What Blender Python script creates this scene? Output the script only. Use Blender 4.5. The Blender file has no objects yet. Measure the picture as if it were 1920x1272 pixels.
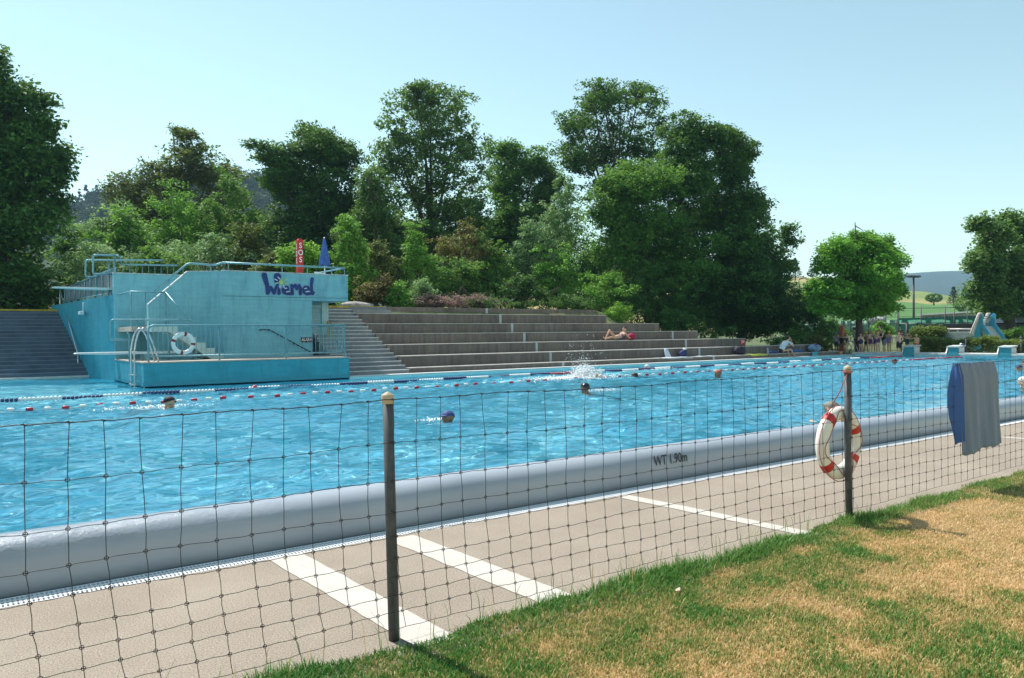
import bpy, bmesh, math, random
import numpy as np
from mathutils import Vector, Matrix
random.seed(7)
RNG = np.random.default_rng(11)
SC = bpy.context.scene
COL = SC.collection
PI = math.pi
# ---------------------------------------------------------------- camera
F = 1436.0; EYE = 1.65
_y, _p, _r = [math.radians(a) for a in (36.12, -0.321, -0.613)]
_f = Vector((math.sin(_y)*math.cos(_p), math.cos(_y)*math.cos(_p), math.sin(_p)))
_r0 = Vector((math.cos(_y), -math.sin(_y), 0)); _u0 = _r0.cross(_f)
CR = math.cos(_r)*_r0 + math.sin(_r)*_u0; CU = -math.sin(_r)*_r0 + math.cos(_r)*_u0
CAMP = Vector((0, 0, EYE))
def ray(px, py): return CR*((px-960)/F) - CU*((py-636)/F) + _f
def atZ(px, py, z):
    d = ray(px, py); return CAMP + d*((z-EYE)/d.z)
def atY(px, py, y):
    d = ray(px, py); return CAMP + d*(y/d.y)
def atX(px, py, x):
    d = ray(px, py); return CAMP + d*(x/d.x)
def atD(px, py, dist): return CAMP + ray(px, py)*dist
cd = bpy.data.cameras.new('camera'); cam = bpy.data.objects.new('camera', cd); COL.objects.link(cam)
cd.sensor_width = 36.0; cd.lens = 36.0*F/1920; cd.clip_end = 12000; cd.clip_start = .05
cam.matrix_world = Matrix(((CR.x, CU.x, -_f.x, 0), (CR.y, CU.y, -_f.y, 0), (CR.z, CU.z, -_f.z, EYE), (0, 0, 0, 1)))
SC.camera = cam
# ---------------------------------------------------------------- light
SUN = Vector((-0.10, 0.55, 0.83)).normalized()
w = bpy.data.worlds.new("World"); SC.world = w; w.use_nodes = True
nt = w.node_tree; bg = nt.nodes['Background']
sky = nt.nodes.new('ShaderNodeTexSky'); sky.sky_type = 'NISHITA'; sky.sun_disc = False
sky.sun_elevation = math.asin(SUN.z); sky.sun_rotation = math.atan2(SUN.x, SUN.y)
sky.air_density = 1.0; sky.dust_density = 0.05; sky.ozone_density = 6.0
tint = nt.nodes.new('ShaderNodeMix'); tint.data_type = 'RGBA'; tint.blend_type = 'MULTIPLY'; tint.clamp_result = False
tint.inputs[0].default_value = 1; tint.inputs[7].default_value = (1.58, 1.32, .83, 1)
nt.links.new(sky.outputs[0], tint.inputs[6]); nt.links.new(tint.outputs[2], bg.inputs[0]); bg.inputs[1].default_value = 0.15
ld = bpy.data.lights.new('sun', 'SUN'); ld.energy = 5.0; ld.angle = math.radians(.53); ld.color = (1, .955, .88)
lo = bpy.data.objects.new('sun', ld); COL.objects.link(lo)
lo.rotation_euler = SUN.to_track_quat('Z', 'Y').to_euler(); lo.location = (0, 0, 60)
SC.view_settings.view_transform = 'Standard'; SC.view_settings.look = 'None'
SC.view_settings.exposure = 0.5; SC.view_settings.gamma = 1
cy = SC.cycles; cy.use_denoising = True; cy.max_bounces = 8; cy.transparent_max_bounces = 24
cy.diffuse_bounces = 3; cy.glossy_bounces = 3; cy.transmission_bounces = 6; cy.volume_bounces = 0
cy.caustics_reflective = False; cy.sample_clamp_indirect = 4; cy.sample_clamp_direct = 12
# ---------------------------------------------------------------- materials
class N:
    """small node-tree writer"""
    def __init__(s, name):
        s.m = bpy.data.materials.new(name); s.m.use_nodes = True; s.t = s.m.node_tree
        s.b = s.t.nodes['Principled BSDF']; s.out = s.t.nodes['Material Output']
    def n(s, typ, **k):
        nd = s.t.nodes.new('ShaderNode'+typ)
        for a, v in k.items():
            if a.startswith('i_'):
                key = a[2:].replace('_', ' ')
                nd.inputs[int(key) if key.isdigit() else key].default_value = v
            else: setattr(nd, a, v)
        return nd
    def l(s, a, b): s.t.links.new(a, b)
    def coord(s, scale=(1, 1, 1), kind='Object'):
        tc = s.n('TexCoord'); mp = s.n('Mapping'); mp.inputs['Scale'].default_value = scale
        s.l(tc.outputs[kind], mp.inputs[0]); return mp.outputs[0]
    def noise(s, vec, scale, detail=4, rough=.55, dist=0):
        nd = s.n('TexNoise', i_Scale=scale, i_Detail=detail, i_Roughness=rough, i_Distortion=dist); s.l(vec, nd.inputs['Vector']); return nd.outputs['Fac']
    def ramp(s, fac, stops, interp='LINEAR'):
        r = s.n('ValToRGB'); r.color_ramp.interpolation = interp
        e = r.color_ramp.elements
        while len(e) < len(stops): e.new(.5)
        for q, (p, c) in zip(e, stops): q.position = p; q.color = (*c, 1) if len(c) == 3 else c
        s.l(fac, r.inputs[0]); return r.outputs[0]
    def mix(s, fac, a, b, mode='MIX'):
        m = s.n('Mix', data_type='RGBA', blend_type=mode)
        for sock, v in ((m.inputs[0], fac), (m.inputs[6], a), (m.inputs[7], b)):
            if hasattr(v, 'is_output'): s.l(v, sock)
            elif isinstance(v, (tuple, list)): sock.default_value = (*v, 1) if len(v) == 3 else v
            else: sock.default_value = v
        return m.outputs[2]
    def math(s, op, a, b=0.5, clamp=False):
        m = s.n('Math', operation=op); m.use_clamp = clamp
        for i, v in enumerate((a, b)):
            if hasattr(v, 'is_output'): s.l(v, m.inputs[i])
            else: m.inputs[i].default_value = v
        return m.outputs[0]
    def bump(s, h, strength=.3, dist=.01):
        b = s.n('Bump', i_Strength=strength, i_Distance=dist); s.l(h, b.inputs['Height']); s.l(b.outputs[0], s.b.inputs['Normal']); return b
    def set(s, **k):
        for a, v in k.items():
            sock = s.b.inputs[a.replace('_', ' ')]
            if hasattr(v, 'is_output'): s.l(v, sock)
            elif isinstance(v, (tuple, list)) and len(v) == 3: sock.default_value = (*v, 1)
            else: sock.default_value = v
        return s
def plain(name, col, rough=.5, metal=0, var=.06, scale=8, **k):
    """paint, plastic or metal with slight mottling and wear"""
    M = N(name); c = M.coord()
    f = M.noise(c, scale, 5)
    dark = tuple(max(0, x*(1-var*2)) for x in col); lite = tuple(min(1, x*(1+var)) for x in col)
    M.set(Base_Color=M.ramp(f, [(.3, dark), (.7, lite)]), Roughness=rough, Metallic=metal, **k)
    return M.m
# ---------------------------------------------------------------- objects
def link(o, parent=None):
    COL.objects.link(o)
    if parent is not None: o.parent = parent
    return o
def tag(o, label=None, cat=None, group=None, kind=None):
    if label: o['label'] = label
    if cat: o['category'] = cat
    if group: o['group'] = group
    if kind: o['kind'] = kind
    return o
def empty(name, loc=(0, 0, 0), label=None, cat=None, group=None, parent=None):
    o = bpy.data.objects.new(name, None); o.location = loc; o.empty_display_size = .2
    link(o, parent); return tag(o, label, cat, group)
def wloc(o):
    p = Vector((0, 0, 0))
    while o is not None: p += o.location; o = o.parent
    return p
class B:
    """collects shapes, then builds ONE mesh object; loc is the object's origin in its parent's space"""
    def __init__(s): s.v = []; s.f = []; s.mi = []; s.cur = 0; s.sm = []
    def add(s, vs, fs, smooth=False):
        o = len(s.v); s.v += [tuple(v) for v in vs]
        s.f += [tuple(i+o for i in f) for f in fs]; s.mi += [s.cur]*len(fs); s.sm += [smooth]*len(fs); return s
    def box(s, a, b, bev=0):
        (x0, y0, z0), (x1, y1, z1) = a, b
        if x0 > x1: x0, x1 = x1, x0
        if y0 > y1: y0, y1 = y1, y0
        if z0 > z1: z0, z1 = z1, z0
        if bev <= 0:
            return s.add([(x0,y0,z0),(x1,y0,z0),(x1,y1,z0),(x0,y1,z0),(x0,y0,z1),(x1,y0,z1),(x1,y1,z1),(x0,y1,z1)],
                [(3,2,1,0),(4,5,6,7),(0,1,5,4),(1,2,6,5),(2,3,7,6),(3,0,4,7)])
        bm = bmesh.new(); bmesh.ops.create_cube(bm, size=1)
        for v in bm.verts: v.co = Vector((x0+(v.co.x+.5)*(x1-x0), y0+(v.co.y+.5)*(y1-y0), z0+(v.co.z+.5)*(z1-z0)))
        bmesh.ops.bevel(bm, geom=bm.edges[:], offset=bev, segments=2, affect='EDGES', profile=.6)
        s.bm(bm); return s
    def bm(s, bm, smooth=False, mat=None):
        bm.verts.index_update()
        vs = [(mat @ v.co if mat else v.co)[:] for v in bm.verts]
        s.add(vs, [[v.index for v in f.verts] for f in bm.faces], smooth); bm.free(); return s
    def prism(s, poly, axis, a, b):
        """poly: 2-D outline in the other two axes (ccw or not), extruded along axis from a to b"""
        n = len(poly)
        def mk(p, t):
            if axis == 0: return (t, p[0], p[1])
            if axis == 1: return (p[0], t, p[1])
            return (p[0], p[1], t)
        vs = [mk(p, a) for p in poly]+[mk(p, b) for p in poly]
        fs = [tuple(range(n)), tuple(range(2*n-1, n-1, -1))]+[(i, i+n, (i+1) % n+n, (i+1) % n) for i in range(n)]
        bm = bmesh.new(); V = [bm.verts.new(v) for v in vs]
        for f in fs: bm.faces.new([V[i] for i in f])
        bmesh.ops.recalc_face_normals(bm, faces=bm.faces[:]); return s.bm(bm)
    def tube(s, pts, r, n=8, cap=True, closed=False):
        pts = [Vector(p) for p in pts]; m = len(pts)
        rs = r if isinstance(r, (list, tuple)) else [r]*m
        vs = []; prev = None
        for i, p in enumerate(pts):
            if closed: t = (pts[(i+1) % m]-pts[i-1])
            else: t = (pts[min(i+1, m-1)]-pts[max(i-1, 0)])
            t.normalize()
            if prev is None:
                a = Vector((0, 0, 1)) if abs(t.z) < .9 else Vector((1, 0, 0)); u = t.cross(a).normalized()
            else:
                u = prev-t*prev.dot(t)
                u = u.normalized() if u.length > 1e-6 else t.orthogonal().normalized()
            prev = u; v = t.cross(u)
            for k in range(n):
                a = 2*PI*k/n; vs.append(p+(u*math.cos(a)+v*math.sin(a))*rs[i])
        fs = []
        for i in range(m if closed else m-1):
            j = (i+1) % m
            for k in range(n): fs.append((i*n+k, i*n+(k+1) % n, j*n+(k+1) % n, j*n+k))
        s.add(vs, fs, True)
        if cap and not closed:
            o = len(s.v)-len(vs)
            s.f += [tuple(o+k for k in range(n-1, -1, -1)), tuple(o+(m-1)*n+k for k in range(n))]; s.mi += [s.cur]*2; s.sm += [False]*2
        return s
    def lathe(s, prof, c=(0, 0, 0), n=24, axis='z'):
        vs = []; fs = []
        for (r, z) in prof:
            for k in range(n):
                a = 2*PI*k/n; x, y = r*math.cos(a), r*math.sin(a)
                q = (x, y, z) if axis == 'z' else ((z, x, y) if axis == 'x' else (x, z, y))
                vs.append((c[0]+q[0], c[1]+q[1], c[2]+q[2]))
        for i in range(len(prof)-1):
            for k in range(n): fs.append((i*n+k, i*n+(k+1) % n, (i+1)*n+(k+1) % n, (i+1)*n+k))
        return s.add(vs, fs, True)
    def ball(s, c, r, sub=2, sc=(1, 1, 1), jit=0):
        bm = bmesh.new(); bmesh.ops.create_icosphere(bm, subdivisions=sub, radius=1)
        for v in bm.verts:
            k = 1+random.uniform(-jit, jit)
            v.co = Vector((c[0]+v.co.x*r*sc[0]*k, c[1]+v.co.y*r*sc[1]*k, c[2]+v.co.z*r*sc[2]*k))
        return s.bm(bm, True)
    def torus(s, c, R, r, axis='y', n=40, m=12, a0=0, a1=2*PI, flat=1):
        full = abs(a1-a0-2*PI) < 1e-6; k = n if full else n+1
        vs = []; fs = []
        for i in range(k):
            a = a0+(a1-a0)*i/n
            for j in range(m):
                b = 2*PI*j/m; rr = R+r*math.cos(b); h = r*flat*math.sin(b)
                x, z = rr*math.cos(a), rr*math.sin(a)
                q = {'y': (x, h, z), 'x': (h, x, z), 'z': (x, z, h)}[axis]
                vs.append((c[0]+q[0], c[1]+q[1], c[2]+q[2]))
        for i in range(n):
            j2 = (i+1) % k
            for j in range(m): fs.append((i*m+j, i*m+(j+1) % m, j2*m+(j+1) % m, j2*m+j))
        return s.add(vs, fs, True)
    def build(s, name, mat, parent=None, loc=None, rz=0):
        """vertices are world coordinates unless loc is given"""
        if loc is None:
            if parent is not None: off = wloc(parent); loc = (0, 0, 0)
            else:
                a = np.array(s.v); lo, hi = a.min(0), a.max(0)
                off = Vector(((lo[0]+hi[0])/2, (lo[1]+hi[1])/2, lo[2])); loc = off
            s.v = [(v[0]-off[0], v[1]-off[1], v[2]-off[2]) for v in s.v]
        me = bpy.data.meshes.new(name); me.from_pydata(s.v, [], s.f)
        mats = mat if isinstance(mat, (list, tuple)) else [mat]
        for q in mats: me.materials.append(q)
        if len(mats) > 1: me.polygons.foreach_set('material_index', s.mi)
        me.polygons.foreach_set('use_smooth', s.sm); me.update()
        o = bpy.data.objects.new(name, me); o.location = loc; o.rotation_euler = (0, 0, rz); return link(o, parent)
def npmesh(name, V, Fq, mat, parent=None, attr=None, smooth=False, loc=None, k=4):
    """mesh from numpy arrays: V (n,3), Fq (m,k)"""
    V = np.asarray(V, np.float64)
    if loc is None:
        if parent is not None: off = np.array(wloc(parent)); loc = (0, 0, 0)
        else: off = np.array([*(V[:, :2].min(0)+V[:, :2].max(0))/2, V[:, 2].min()]); loc = off
        V = V-off
    me = bpy.data.meshes.new(name); V = np.asarray(V, np.float32); Fq = np.asarray(Fq, np.int32)
    me.vertices.add(len(V)); me.vertices.foreach_set('co', V.ravel())
    me.loops.add(Fq.size); me.loops.foreach_set('vertex_index', Fq.ravel())
    me.polygons.add(len(Fq)); me.polygons.foreach_set('loop_start', np.arange(0, Fq.size, k, dtype=np.int32))
    me.polygons.foreach_set('loop_total', np.full(len(Fq), k, np.int32))
    if smooth: me.polygons.foreach_set('use_smooth', np.ones(len(Fq), bool))
    me.update(calc_edges=True); me.materials.append(mat)
    if attr is not None:
        for nm, (dom, arr) in attr.items():
            a = me.attributes.new(nm, 'FLOAT', dom); a.data.foreach_set('value', np.asarray(arr, np.float32).ravel())
    o = bpy.data.objects.new(name, me); o.location = loc; return link(o, parent)
# ================================================================ SETTING: pool
WZ = .35; NY = 6.12; FY = 22.0; EX = 38.4; BY = 29.6; WX = -12.0; TX0 = 4.04; TX1 = 9.85
DY0 = 3.66; DY1 = 5.66
def struct(o): o['kind'] = 'structure'; return o
def quads(name, qs, mat):
    b = B()
    for q in qs: b.add(q, [(0, 1, 2, 3)])
    return struct(b.build(name, mat))
M = N('basin paint'); c = M.coord()
f = M.noise(c, .8, 4)
M.set(Base_Color=M.ramp(f, [(.3, (.40, .88, 1.0)), (.7, (.52, .94, 1.0))]), Roughness=.6); basin_m = M.m
D0 = -1.55
basin = quads('pool_basin', [[(WX,NY,D0),(EX,NY,D0),(EX,FY,D0),(WX,FY,D0)],
    [(WX,FY,D0),(TX0,FY,D0),(TX0,BY,D0),(WX,BY,D0)],
    [(WX,NY,D0),(EX,NY,D0),(EX,NY,.30),(WX,NY,.30)],
    [(EX,NY,D0),(EX,FY,D0),(EX,FY,.46),(EX,NY,.46)],
    [(EX,FY,D0),(TX0,FY,D0),(TX0,FY,.41),(EX,FY,.41)],
    [(TX0,FY,D0),(TX0,BY,D0),(TX0,BY,.41),(TX0,FY,.41)],
    [(TX0,BY,D0),(WX,BY,D0),(WX,BY,.41),(TX0,BY,.41)]], basin_m)
def waves(X, Y, seed=3, amp=1.0):
    rg = np.random.default_rng(seed); Z = np.zeros_like(X)
    for lam, a, nw in ((2.6, .008, 5), (1.3, .008, 8), (.75, .0065, 12), (.45, .004, 14), (.28, .002, 14)):
        for _ in range(nw):
            th = rg.normal(.95, .5); L = lam*rg.uniform(.7, 1.4); k = 2*PI/L
            ph = rg.uniform(0, 2*PI); dx = .3*np.sin(X*.7+Y*.31+ph)+.25*np.sin(Y*.9-X*.4+2*ph)
            Z += a*rg.uniform(.5, 1.2)*np.sin(k*(X*math.cos(th)+Y*math.sin(th)+dx*.4)+ph)
    return Z*amp
def water_patch(x0, x1, y0, y1, step, amp):
    nx = int((x1-x0)/step)+1; ny = int((y1-y0)/step)+1
    X, Y = np.meshgrid(np.linspace(x0, x1, nx), np.linspace(y0, y1, ny))
    gust = 1.0+.4*np.sin(X*.23+1.3*np.sin(Y*.31))*np.sin(Y*.41+.6*np.sin(X*.37))
    calm = np.clip((21.9-Y)/2.2, .18, 1)*np.clip((Y-6.1)/.45, .12, 1) if y0 < 20 else 1
    Z = WZ+waves(X, Y, amp=amp)*gust*calm
    V = np.stack([X, Y, Z], -1).reshape(-1, 3)
    i = (np.arange(ny-1)[:, None]*nx+np.arange(nx-1)[None]).ravel()
    return V, np.stack([i, i+1, i+nx+1, i+nx], -1)
M = N('pool water'); M.t.nodes.remove(M.b); c0 = M.coord((1, 1, 1)); mp = M.n('Mapping'); M.l(c0, mp.inputs[0]); mp.inputs['Rotation'].default_value = (0, 0, math.radians(36)); mp.inputs['Scale'].default_value = (.8, 2.4, 1); c = mp.outputs[0]
nz = M.noise(c, 2.0, 4, .55, .6)
bp = M.n('Bump', i_Strength=1.0, i_Distance=.15); M.l(nz, bp.inputs['Height'])
g = M.n('BsdfGlass', i_IOR=1.33, i_Roughness=0.0); g.inputs['Color'].default_value = (.90, 1, 1, 1)
bp2 = M.n('Bump', i_Strength=1.0, i_Distance=.40); M.l(nz, bp2.inputs['Height'])
# slightly cloudy water: part clear and refracting, part light scattered back from inside the water, with a wet surface
df = M.n('BsdfDiffuse'); df.inputs['Color'].default_value = (.06, .62, 1.0, 1); M.l(bp2.outputs[0], df.inputs['Normal'])
gl = M.n('BsdfGlossy', i_Roughness=.03); M.l(bp.outputs[0], gl.inputs['Normal']); fr = M.n('Fresnel', i_IOR=1.33); M.l(bp.outputs[0], fr.inputs['Normal'])
m1 = M.n('MixShader'); M.l(fr.outputs[0], m1.inputs[0]); M.l(df.outputs[0], m1.inputs[1]); M.l(gl.outputs[0], m1.inputs[2])
m2 = M.n('MixShader'); m2.inputs[0].default_value = .27; M.l(g.outputs[0], m2.inputs[1]); M.l(m1.outputs[0], m2.inputs[2]); M.l(m2.outputs[0], M.out.inputs[0]); water_m = M.m
V, Fq = water_patch(WX, EX, NY-.02, FY, .05, 1); wat = struct(npmesh('pool_water', V, Fq, water_m, smooth=True))
V, Fq = water_patch(WX, TX0, FY, BY, .06, .4); wat2 = struct(npmesh('diving_bay_water', V, Fq, water_m, smooth=True))
ld.cycles.is_caustics_light = True; wat.cycles.is_caustics_caster = True; wat2.cycles.is_caustics_caster = True; basin.cycles.is_caustics_receiver = True
# ---------------------------------------------------------------- near rim, grate, deck, lines
M = N('rim coating'); c = M.coord(); f = M.noise(c, 1.3, 6, .6); f2 = M.noise(c, 60, 2)
M.set(Base_Color=M.ramp(f, [(.3, (.30, .335, .385)), (.7, (.35, .385, .43))]), ); sx = M.n('SeparateXYZ'); M.l(c, sx.inputs[0])
# water running over the edge at the near left: a wet film with a ragged lower border
wx = M.math('ADD', M.math('MULTIPLY', sx.outputs['X'], -.45), M.math('MULTIPLY', M.noise(c, .9, 5, .7), 1.6)); wx = M.math('SUBTRACT', wx, 5.15, True)
wz = M.math('ADD', sx.outputs['Z'], M.math('MULTIPLY', M.noise(c, 2.2, 6, .7), .16)); wz = M.math('MULTIPLY', M.math('SUBTRACT', wz, .335), 60, True)
wet = M.math('MULTIPLY', wx, wz, True); rr = M.mix(wet, (.38, .38, .38), (.03, .03, .03)); M.set(Roughness=rr)
hb = M.math('ADD', M.math('MULTIPLY', M.noise(c, 16, 5, .75), M.math('ADD', M.math('MULTIPLY', wet, 1.3), .04)), M.math('MULTIPLY', wet, .35)); M.bump(hb, .7, .012); rim_m = M.m
prof = [(5.925, -.03), (5.90, .0), (5.895, .10), (5.895, .19), (5.91, .245), (5.94, .29), (5.985, .325), (6.04, .347), (6.10, .357), (6.16, .356), (6.22, .34), (6.25, .30), (6.26, -.4)]
rim = empty('pool_edge_wall', (12, 6.05, 0), 'pale grey raised pool edge with rounded shoulder and depth lettering', 'pool edge')
xs = np.linspace(WX, EX, 180); b = B(); n = len(prof)
for x in xs:
    wob = .003*math.sin(x*2.1)+.002*math.sin(x*5.3)
    b.v += [(x, y+wob*(0 < k < 6), z+wob*.6*(k > 4)) for k, (y, z) in enumerate(prof)]
for i in range(len(xs)-1):
    for k in range(n-1): b.f.append((i*n+k, (i+1)*n+k, (i+1)*n+k+1, i*n+k+1)); b.mi.append(0); b.sm.append(True)
b.build('coated_edge', rim_m, rim)
ink = plain('dark lettering', (.03, .035, .05), .6)
def text(body, size, mat, name, parent=None, loc=(0, 0, 0), rot=(PI/2, 0, 0), shear=0, ext=.001, xs=1, bold=0):
    cu = bpy.data.curves.new(name, 'FONT'); cu.body = body; cu.size = size; cu.extrude = ext; cu.shear = shear; cu.offset = bold
    cu.align_x = 'CENTER'; cu.align_y = 'CENTER'; cu.resolution_u = 4
    t = bpy.data.objects.new(name, cu); me = bpy.data.meshes.new_from_object(t); bpy.data.objects.remove(t); bpy.data.curves.remove(cu)
    me.materials.clear(); me.materials.append(mat); o = bpy.data.objects.new(name, me)
    p = Vector(loc)-(wloc(parent) if parent else Vector((0, 0, 0)))
    o.location = p; o.rotation_euler = rot; o.scale = (xs, 1, 1); return link(o, parent)
text('WT 1.90m', .155, ink, 'depth_marking', rim, (6.50, 5.9, .232), (math.radians(84), 0, 0), xs=.80, bold=.002)
M = N('white grating'); M.set(Base_Color=(.74, .75, .76), Roughness=.5); grate_m = M.m
dark_m = plain('shadow gap', (.02, .025, .03), .8)  # near-black colour stands for the shadow in the slot under the rim
b = B(); b.cur = 1
b.add([(WX,5.655,-.06),(EX,5.655,-.06),(EX,5.97,-.06),(WX,5.97,-.06)], [(0,1,2,3)]); b.cur = 0
x = -.6
while x < 14: b.box((x, 5.665, -.03), (x+.014, 5.85, .0)); x += .027
for y in (5.66, 5.72, 5.785, 5.845): b.box((WX, y, -.028), (14, y+.010, .003))
b.box((14, 5.665, -.028), (EX, 5.85, .002))
tag(b.build('drain_grate', [grate_m, dark_m]), 'white slatted overflow grating at the foot of the pool rim', 'drain grate')
M = N('exposed aggregate'); c = M.coord(); f1 = M.noise(c, .9, 6, .6); f2 = M.noise(c, 95, 3, .7); f3 = M.noise(c, 320, 2, .8)
base = M.ramp(f1, [(.25, (.225, .187, .150)), (.5, (.268, .226, .182)), (.75, (.312, .268, .220))])
col = M.mix(.75, base, M.ramp(f2, [(.32, (.22, .2, .18)), (.5, (.5, .5, .5)), (.68, (.82, .8, .77))]), 'OVERLAY')
col = M.mix(.6, col, M.ramp(f3, [(.38, (.1, .09, .08)), (.62, (.92, .9, .87))]), 'OVERLAY')
f6 = M.noise(c, 2.4, 7, .75); col = M.mix(M.ramp(f6, [(.55, (0, 0, 0)), (.70, (.4, .4, .4))]), col, (.34, .27, .22)); col = M.mix(M.ramp(f6, [(.28, (.35, .35, .35)), (.42, (0, 0, 0))]), col, (.17, .15, .135))
M.set(Base_Color=col, Roughness=.9); M.bump(f2, .35, .006); deck_m = M.m
quads('pool_deck', [[(WX-20,DY0-.25,.0),(EX+10,DY0-.25,.0),(EX+10,DY1,.0),(WX-20,DY1,.0)]], deck_m)
M = N('line paint'); c = M.coord(); f = M.noise(c, 26, 5, .7); f1 = M.noise(c, 3, 4, .6)
M.set(Base_Color=M.ramp(M.mix(.4, f, f1), [(.3, (.32, .27, .22)), (.42, (.46, .42, .37)), (.7, (.55, .52, .47))]), Roughness=.75); line_m = M.m
for (xa, xb, wa, wb, y1) in ((2.00, 2.08, .26, .24, 5.655), (2.935, 3.02, .245, .25, 5.6), (5.465, 5.61, .165, .15, 5.64), (12.85, 13.25, .14, .14, 5.62)):
    b = B(); nn = 24; L = []; Rr = []
    for k in range(nn+1):
        t = k/nn; y = y1+(3.55-y1)*t; cx = xa+(xb-xa)*t; ww = (wa+(wb-wa)*t)/2
        L.append((cx-ww+random.uniform(-.006, .006), y, .004)); Rr.append((cx+ww+random.uniform(-.005, .005), y, .004))
    b.add(L+Rr, [(k, k+nn+2-1, k+nn+2, k+1) for k in range(nn)]); struct(b.build('painted_line', line_m))
# lawn near the camera
M = N('lawn soil'); c = M.coord(); f1 = M.noise(c, 1.1, 6, .65, .6); f2 = M.noise(c, 70, 4, .7)
col = M.ramp(f1, [(.30, (.16, .20, .05)), (.45, (.26, .21, .08)), (.58, (.44, .31, .15)), (.75, (.50, .36, .19))])
M.set(Base_Color=M.mix(.7, col, M.ramp(f2, [(.3, (.1, .1, .1)), (.7, (.9, .9, .9))]), 'OVERLAY'), Roughness=.95); M.bump(f2, .5, .01); soil_m = M.m
quads('lawn', [[(-120,-200,-.004),(400,-200,-.004),(400,DY0-.02,-.004),(-120,DY0-.02,-.004)]], soil_m)
def vnoise(X, Y, seed, sc):
    rg = np.random.default_rng(seed); Z = np.zeros_like(X); tot = 0
    for o in range(4):
        for _ in range(5):
            th = rg.uniform(0, 2*PI); k = sc*2**o*rg.uniform(.7, 1.3)
            Z += np.sin(k*(X*math.cos(th)+Y*math.sin(th))+rg.uniform(0, 6.3)+1.2*np.sin(k*.6*(X*math.sin(th)-Y*math.cos(th))))/2**(o*.7)
            tot += .5/4**(o*.7)
    return Z/math.sqrt(tot)
M = N('grass blade'); M.t.nodes.remove(M.b)
at = M.n('Attribute', attribute_name='dry'); ramp = M.ramp(at.outputs['Fac'], [(0, (.07, .23, .04)), (.3, (.15, .30, .055)), (.50, (.34, .32, .10)), (.72, (.66, .46, .19)), (1, (.80, .58, .32))])
d = M.n('BsdfPrincipled', i_Roughness=.55); M.l(ramp, d.inputs['Base Color']); d.inputs['Specular IOR Level'].default_value = .3
tr = M.n('BsdfTranslucent'); M.l(ramp, tr.inputs['Color']); mx = M.n('MixShader'); mx.inputs[0].default_value = .35
M.l(d.outputs[0], mx.inputs[1]); M.l(tr.outputs[0], mx.inputs[2]); M.l(mx.outputs[0], M.out.inputs[0]); blade_m = M.m
def grass(name, n, xr, yr, hfun, dryfun, label, lean=.5, w=.0035, keep=None, tint=0):
    rg = RNG; X = rg.uniform(*xr, n); Y = rg.uniform(*yr, n)
    if keep is not None:
        m = keep(X, Y, rg); X, Y = X[m], Y[m]
    n = len(X); H = hfun(X, Y, rg); dry = np.clip(dryfun(X, Y, rg), 0, 1)
    a = rg.uniform(0, 2*PI, n); l = rg.uniform(.1, lean, n)*H; ca, sa = np.cos(a), np.sin(a); ww = w*rg.uniform(.6, 1.4, n)
    bx, by = -sa*ww, ca*ww
    mid = np.stack([X+ca*l*.3, Y+sa*l*.3, H*.55], -1); tip = np.stack([X+ca*l, Y+sa*l, H*rg.uniform(.8, 1.0, n)], -1)
    V = np.stack([np.stack([X-bx, Y-by, np.full(n, -.006)], -1), np.stack([X+bx, Y+by, np.full(n, -.006)], -1),
        mid+np.stack([bx*.8, by*.8, 0*bx], -1), mid-np.stack([bx*.8, by*.8, 0*bx], -1),
        tip+np.stack([bx*.12, by*.12, 0*bx], -1), tip-np.stack([bx*.12, by*.12, 0*bx], -1)], 1).reshape(-1, 3)
    i = np.arange(n)*6; Fq = np.concatenate([np.stack([i, i+1, i+2, i+3], -1), np.stack([i+3, i+2, i+4, i+5], -1)])
    o = npmesh(name, V, Fq, blade_m, attr={'dry': ('POINT', np.repeat(dry, 6))}); return tag(o, label, 'grass', kind='stuff')
def edge(x): return 3.66+.035*np.sin(x*2.3)+.03*np.sin(x*5.1+1)+.02*np.sin(x*11)
def dryf(X, Y, rg):
    a = .50+.15*vnoise(X, Y, 5, 1.6)+.15*vnoise(X, Y, 15, 6.5)+.07*(X-2.9)-.5*np.exp(-(3.66-Y)/.09)*(1-.5*np.clip((X-4)/6, 0, 1))
    return a+rg.normal(0, .24, len(X))
def hf(X, Y, rg):
    lush = np.clip(1-dryf(X, Y, rg), .15, 1)
    return rg.uniform(.5, 1, len(X))*(.014+.024*lush)
grass('lawn_grass', 720000, (1.0, 13.0), (-.3, 3.68), hf, dryf, 'short half-dried lawn grass, straw yellow with green patches', 1.0, .0028,
    keep=lambda X, Y, rg: (Y < edge(X)) & (Y > 3.75-1.0*(X-1)) & (Y > .28*X-1.4) & (rg.uniform(0, 1, len(X)) < np.clip(1.35-X*.07, .3, 1)))
grass('edge_grass', 36000, (-1, 14), (3.42, 3.74), lambda X, Y, rg: rg.uniform(.3, 1, len(X))*(.05+.05*np.clip(vnoise(X, Y*0, 9, 1.7)*.5+.35, 0, 1))*(1.15-np.clip(X, 0, 10)*.05),
    lambda X, Y, rg: .15+rg.normal(0, .13, len(X))+.03*np.clip(X-3, 0, 10)*rg.uniform(0, 1.5, len(X)), 'longer lush green grass growing along the edge of the pool deck', 1.1, .003,
    keep=lambda X, Y, rg: (Y < edge(X)+.02) & (rg.uniform(0, 1, len(X)) < np.clip(.62+.5*vnoise(X, Y*0, 9, 1.7), .12, 1)*np.where(Y > 3.52, 1, .5)))
grass('tall_grass_stems', 120, (.3, 6.5), (3.58, 3.72), lambda X, Y, rg: rg.uniform(.12, .26, len(X)), lambda X, Y, rg: .3+rg.normal(0, .25, len(X)), 'sparse tall grass stems rising through the wire fence', .6, .0022)
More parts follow.
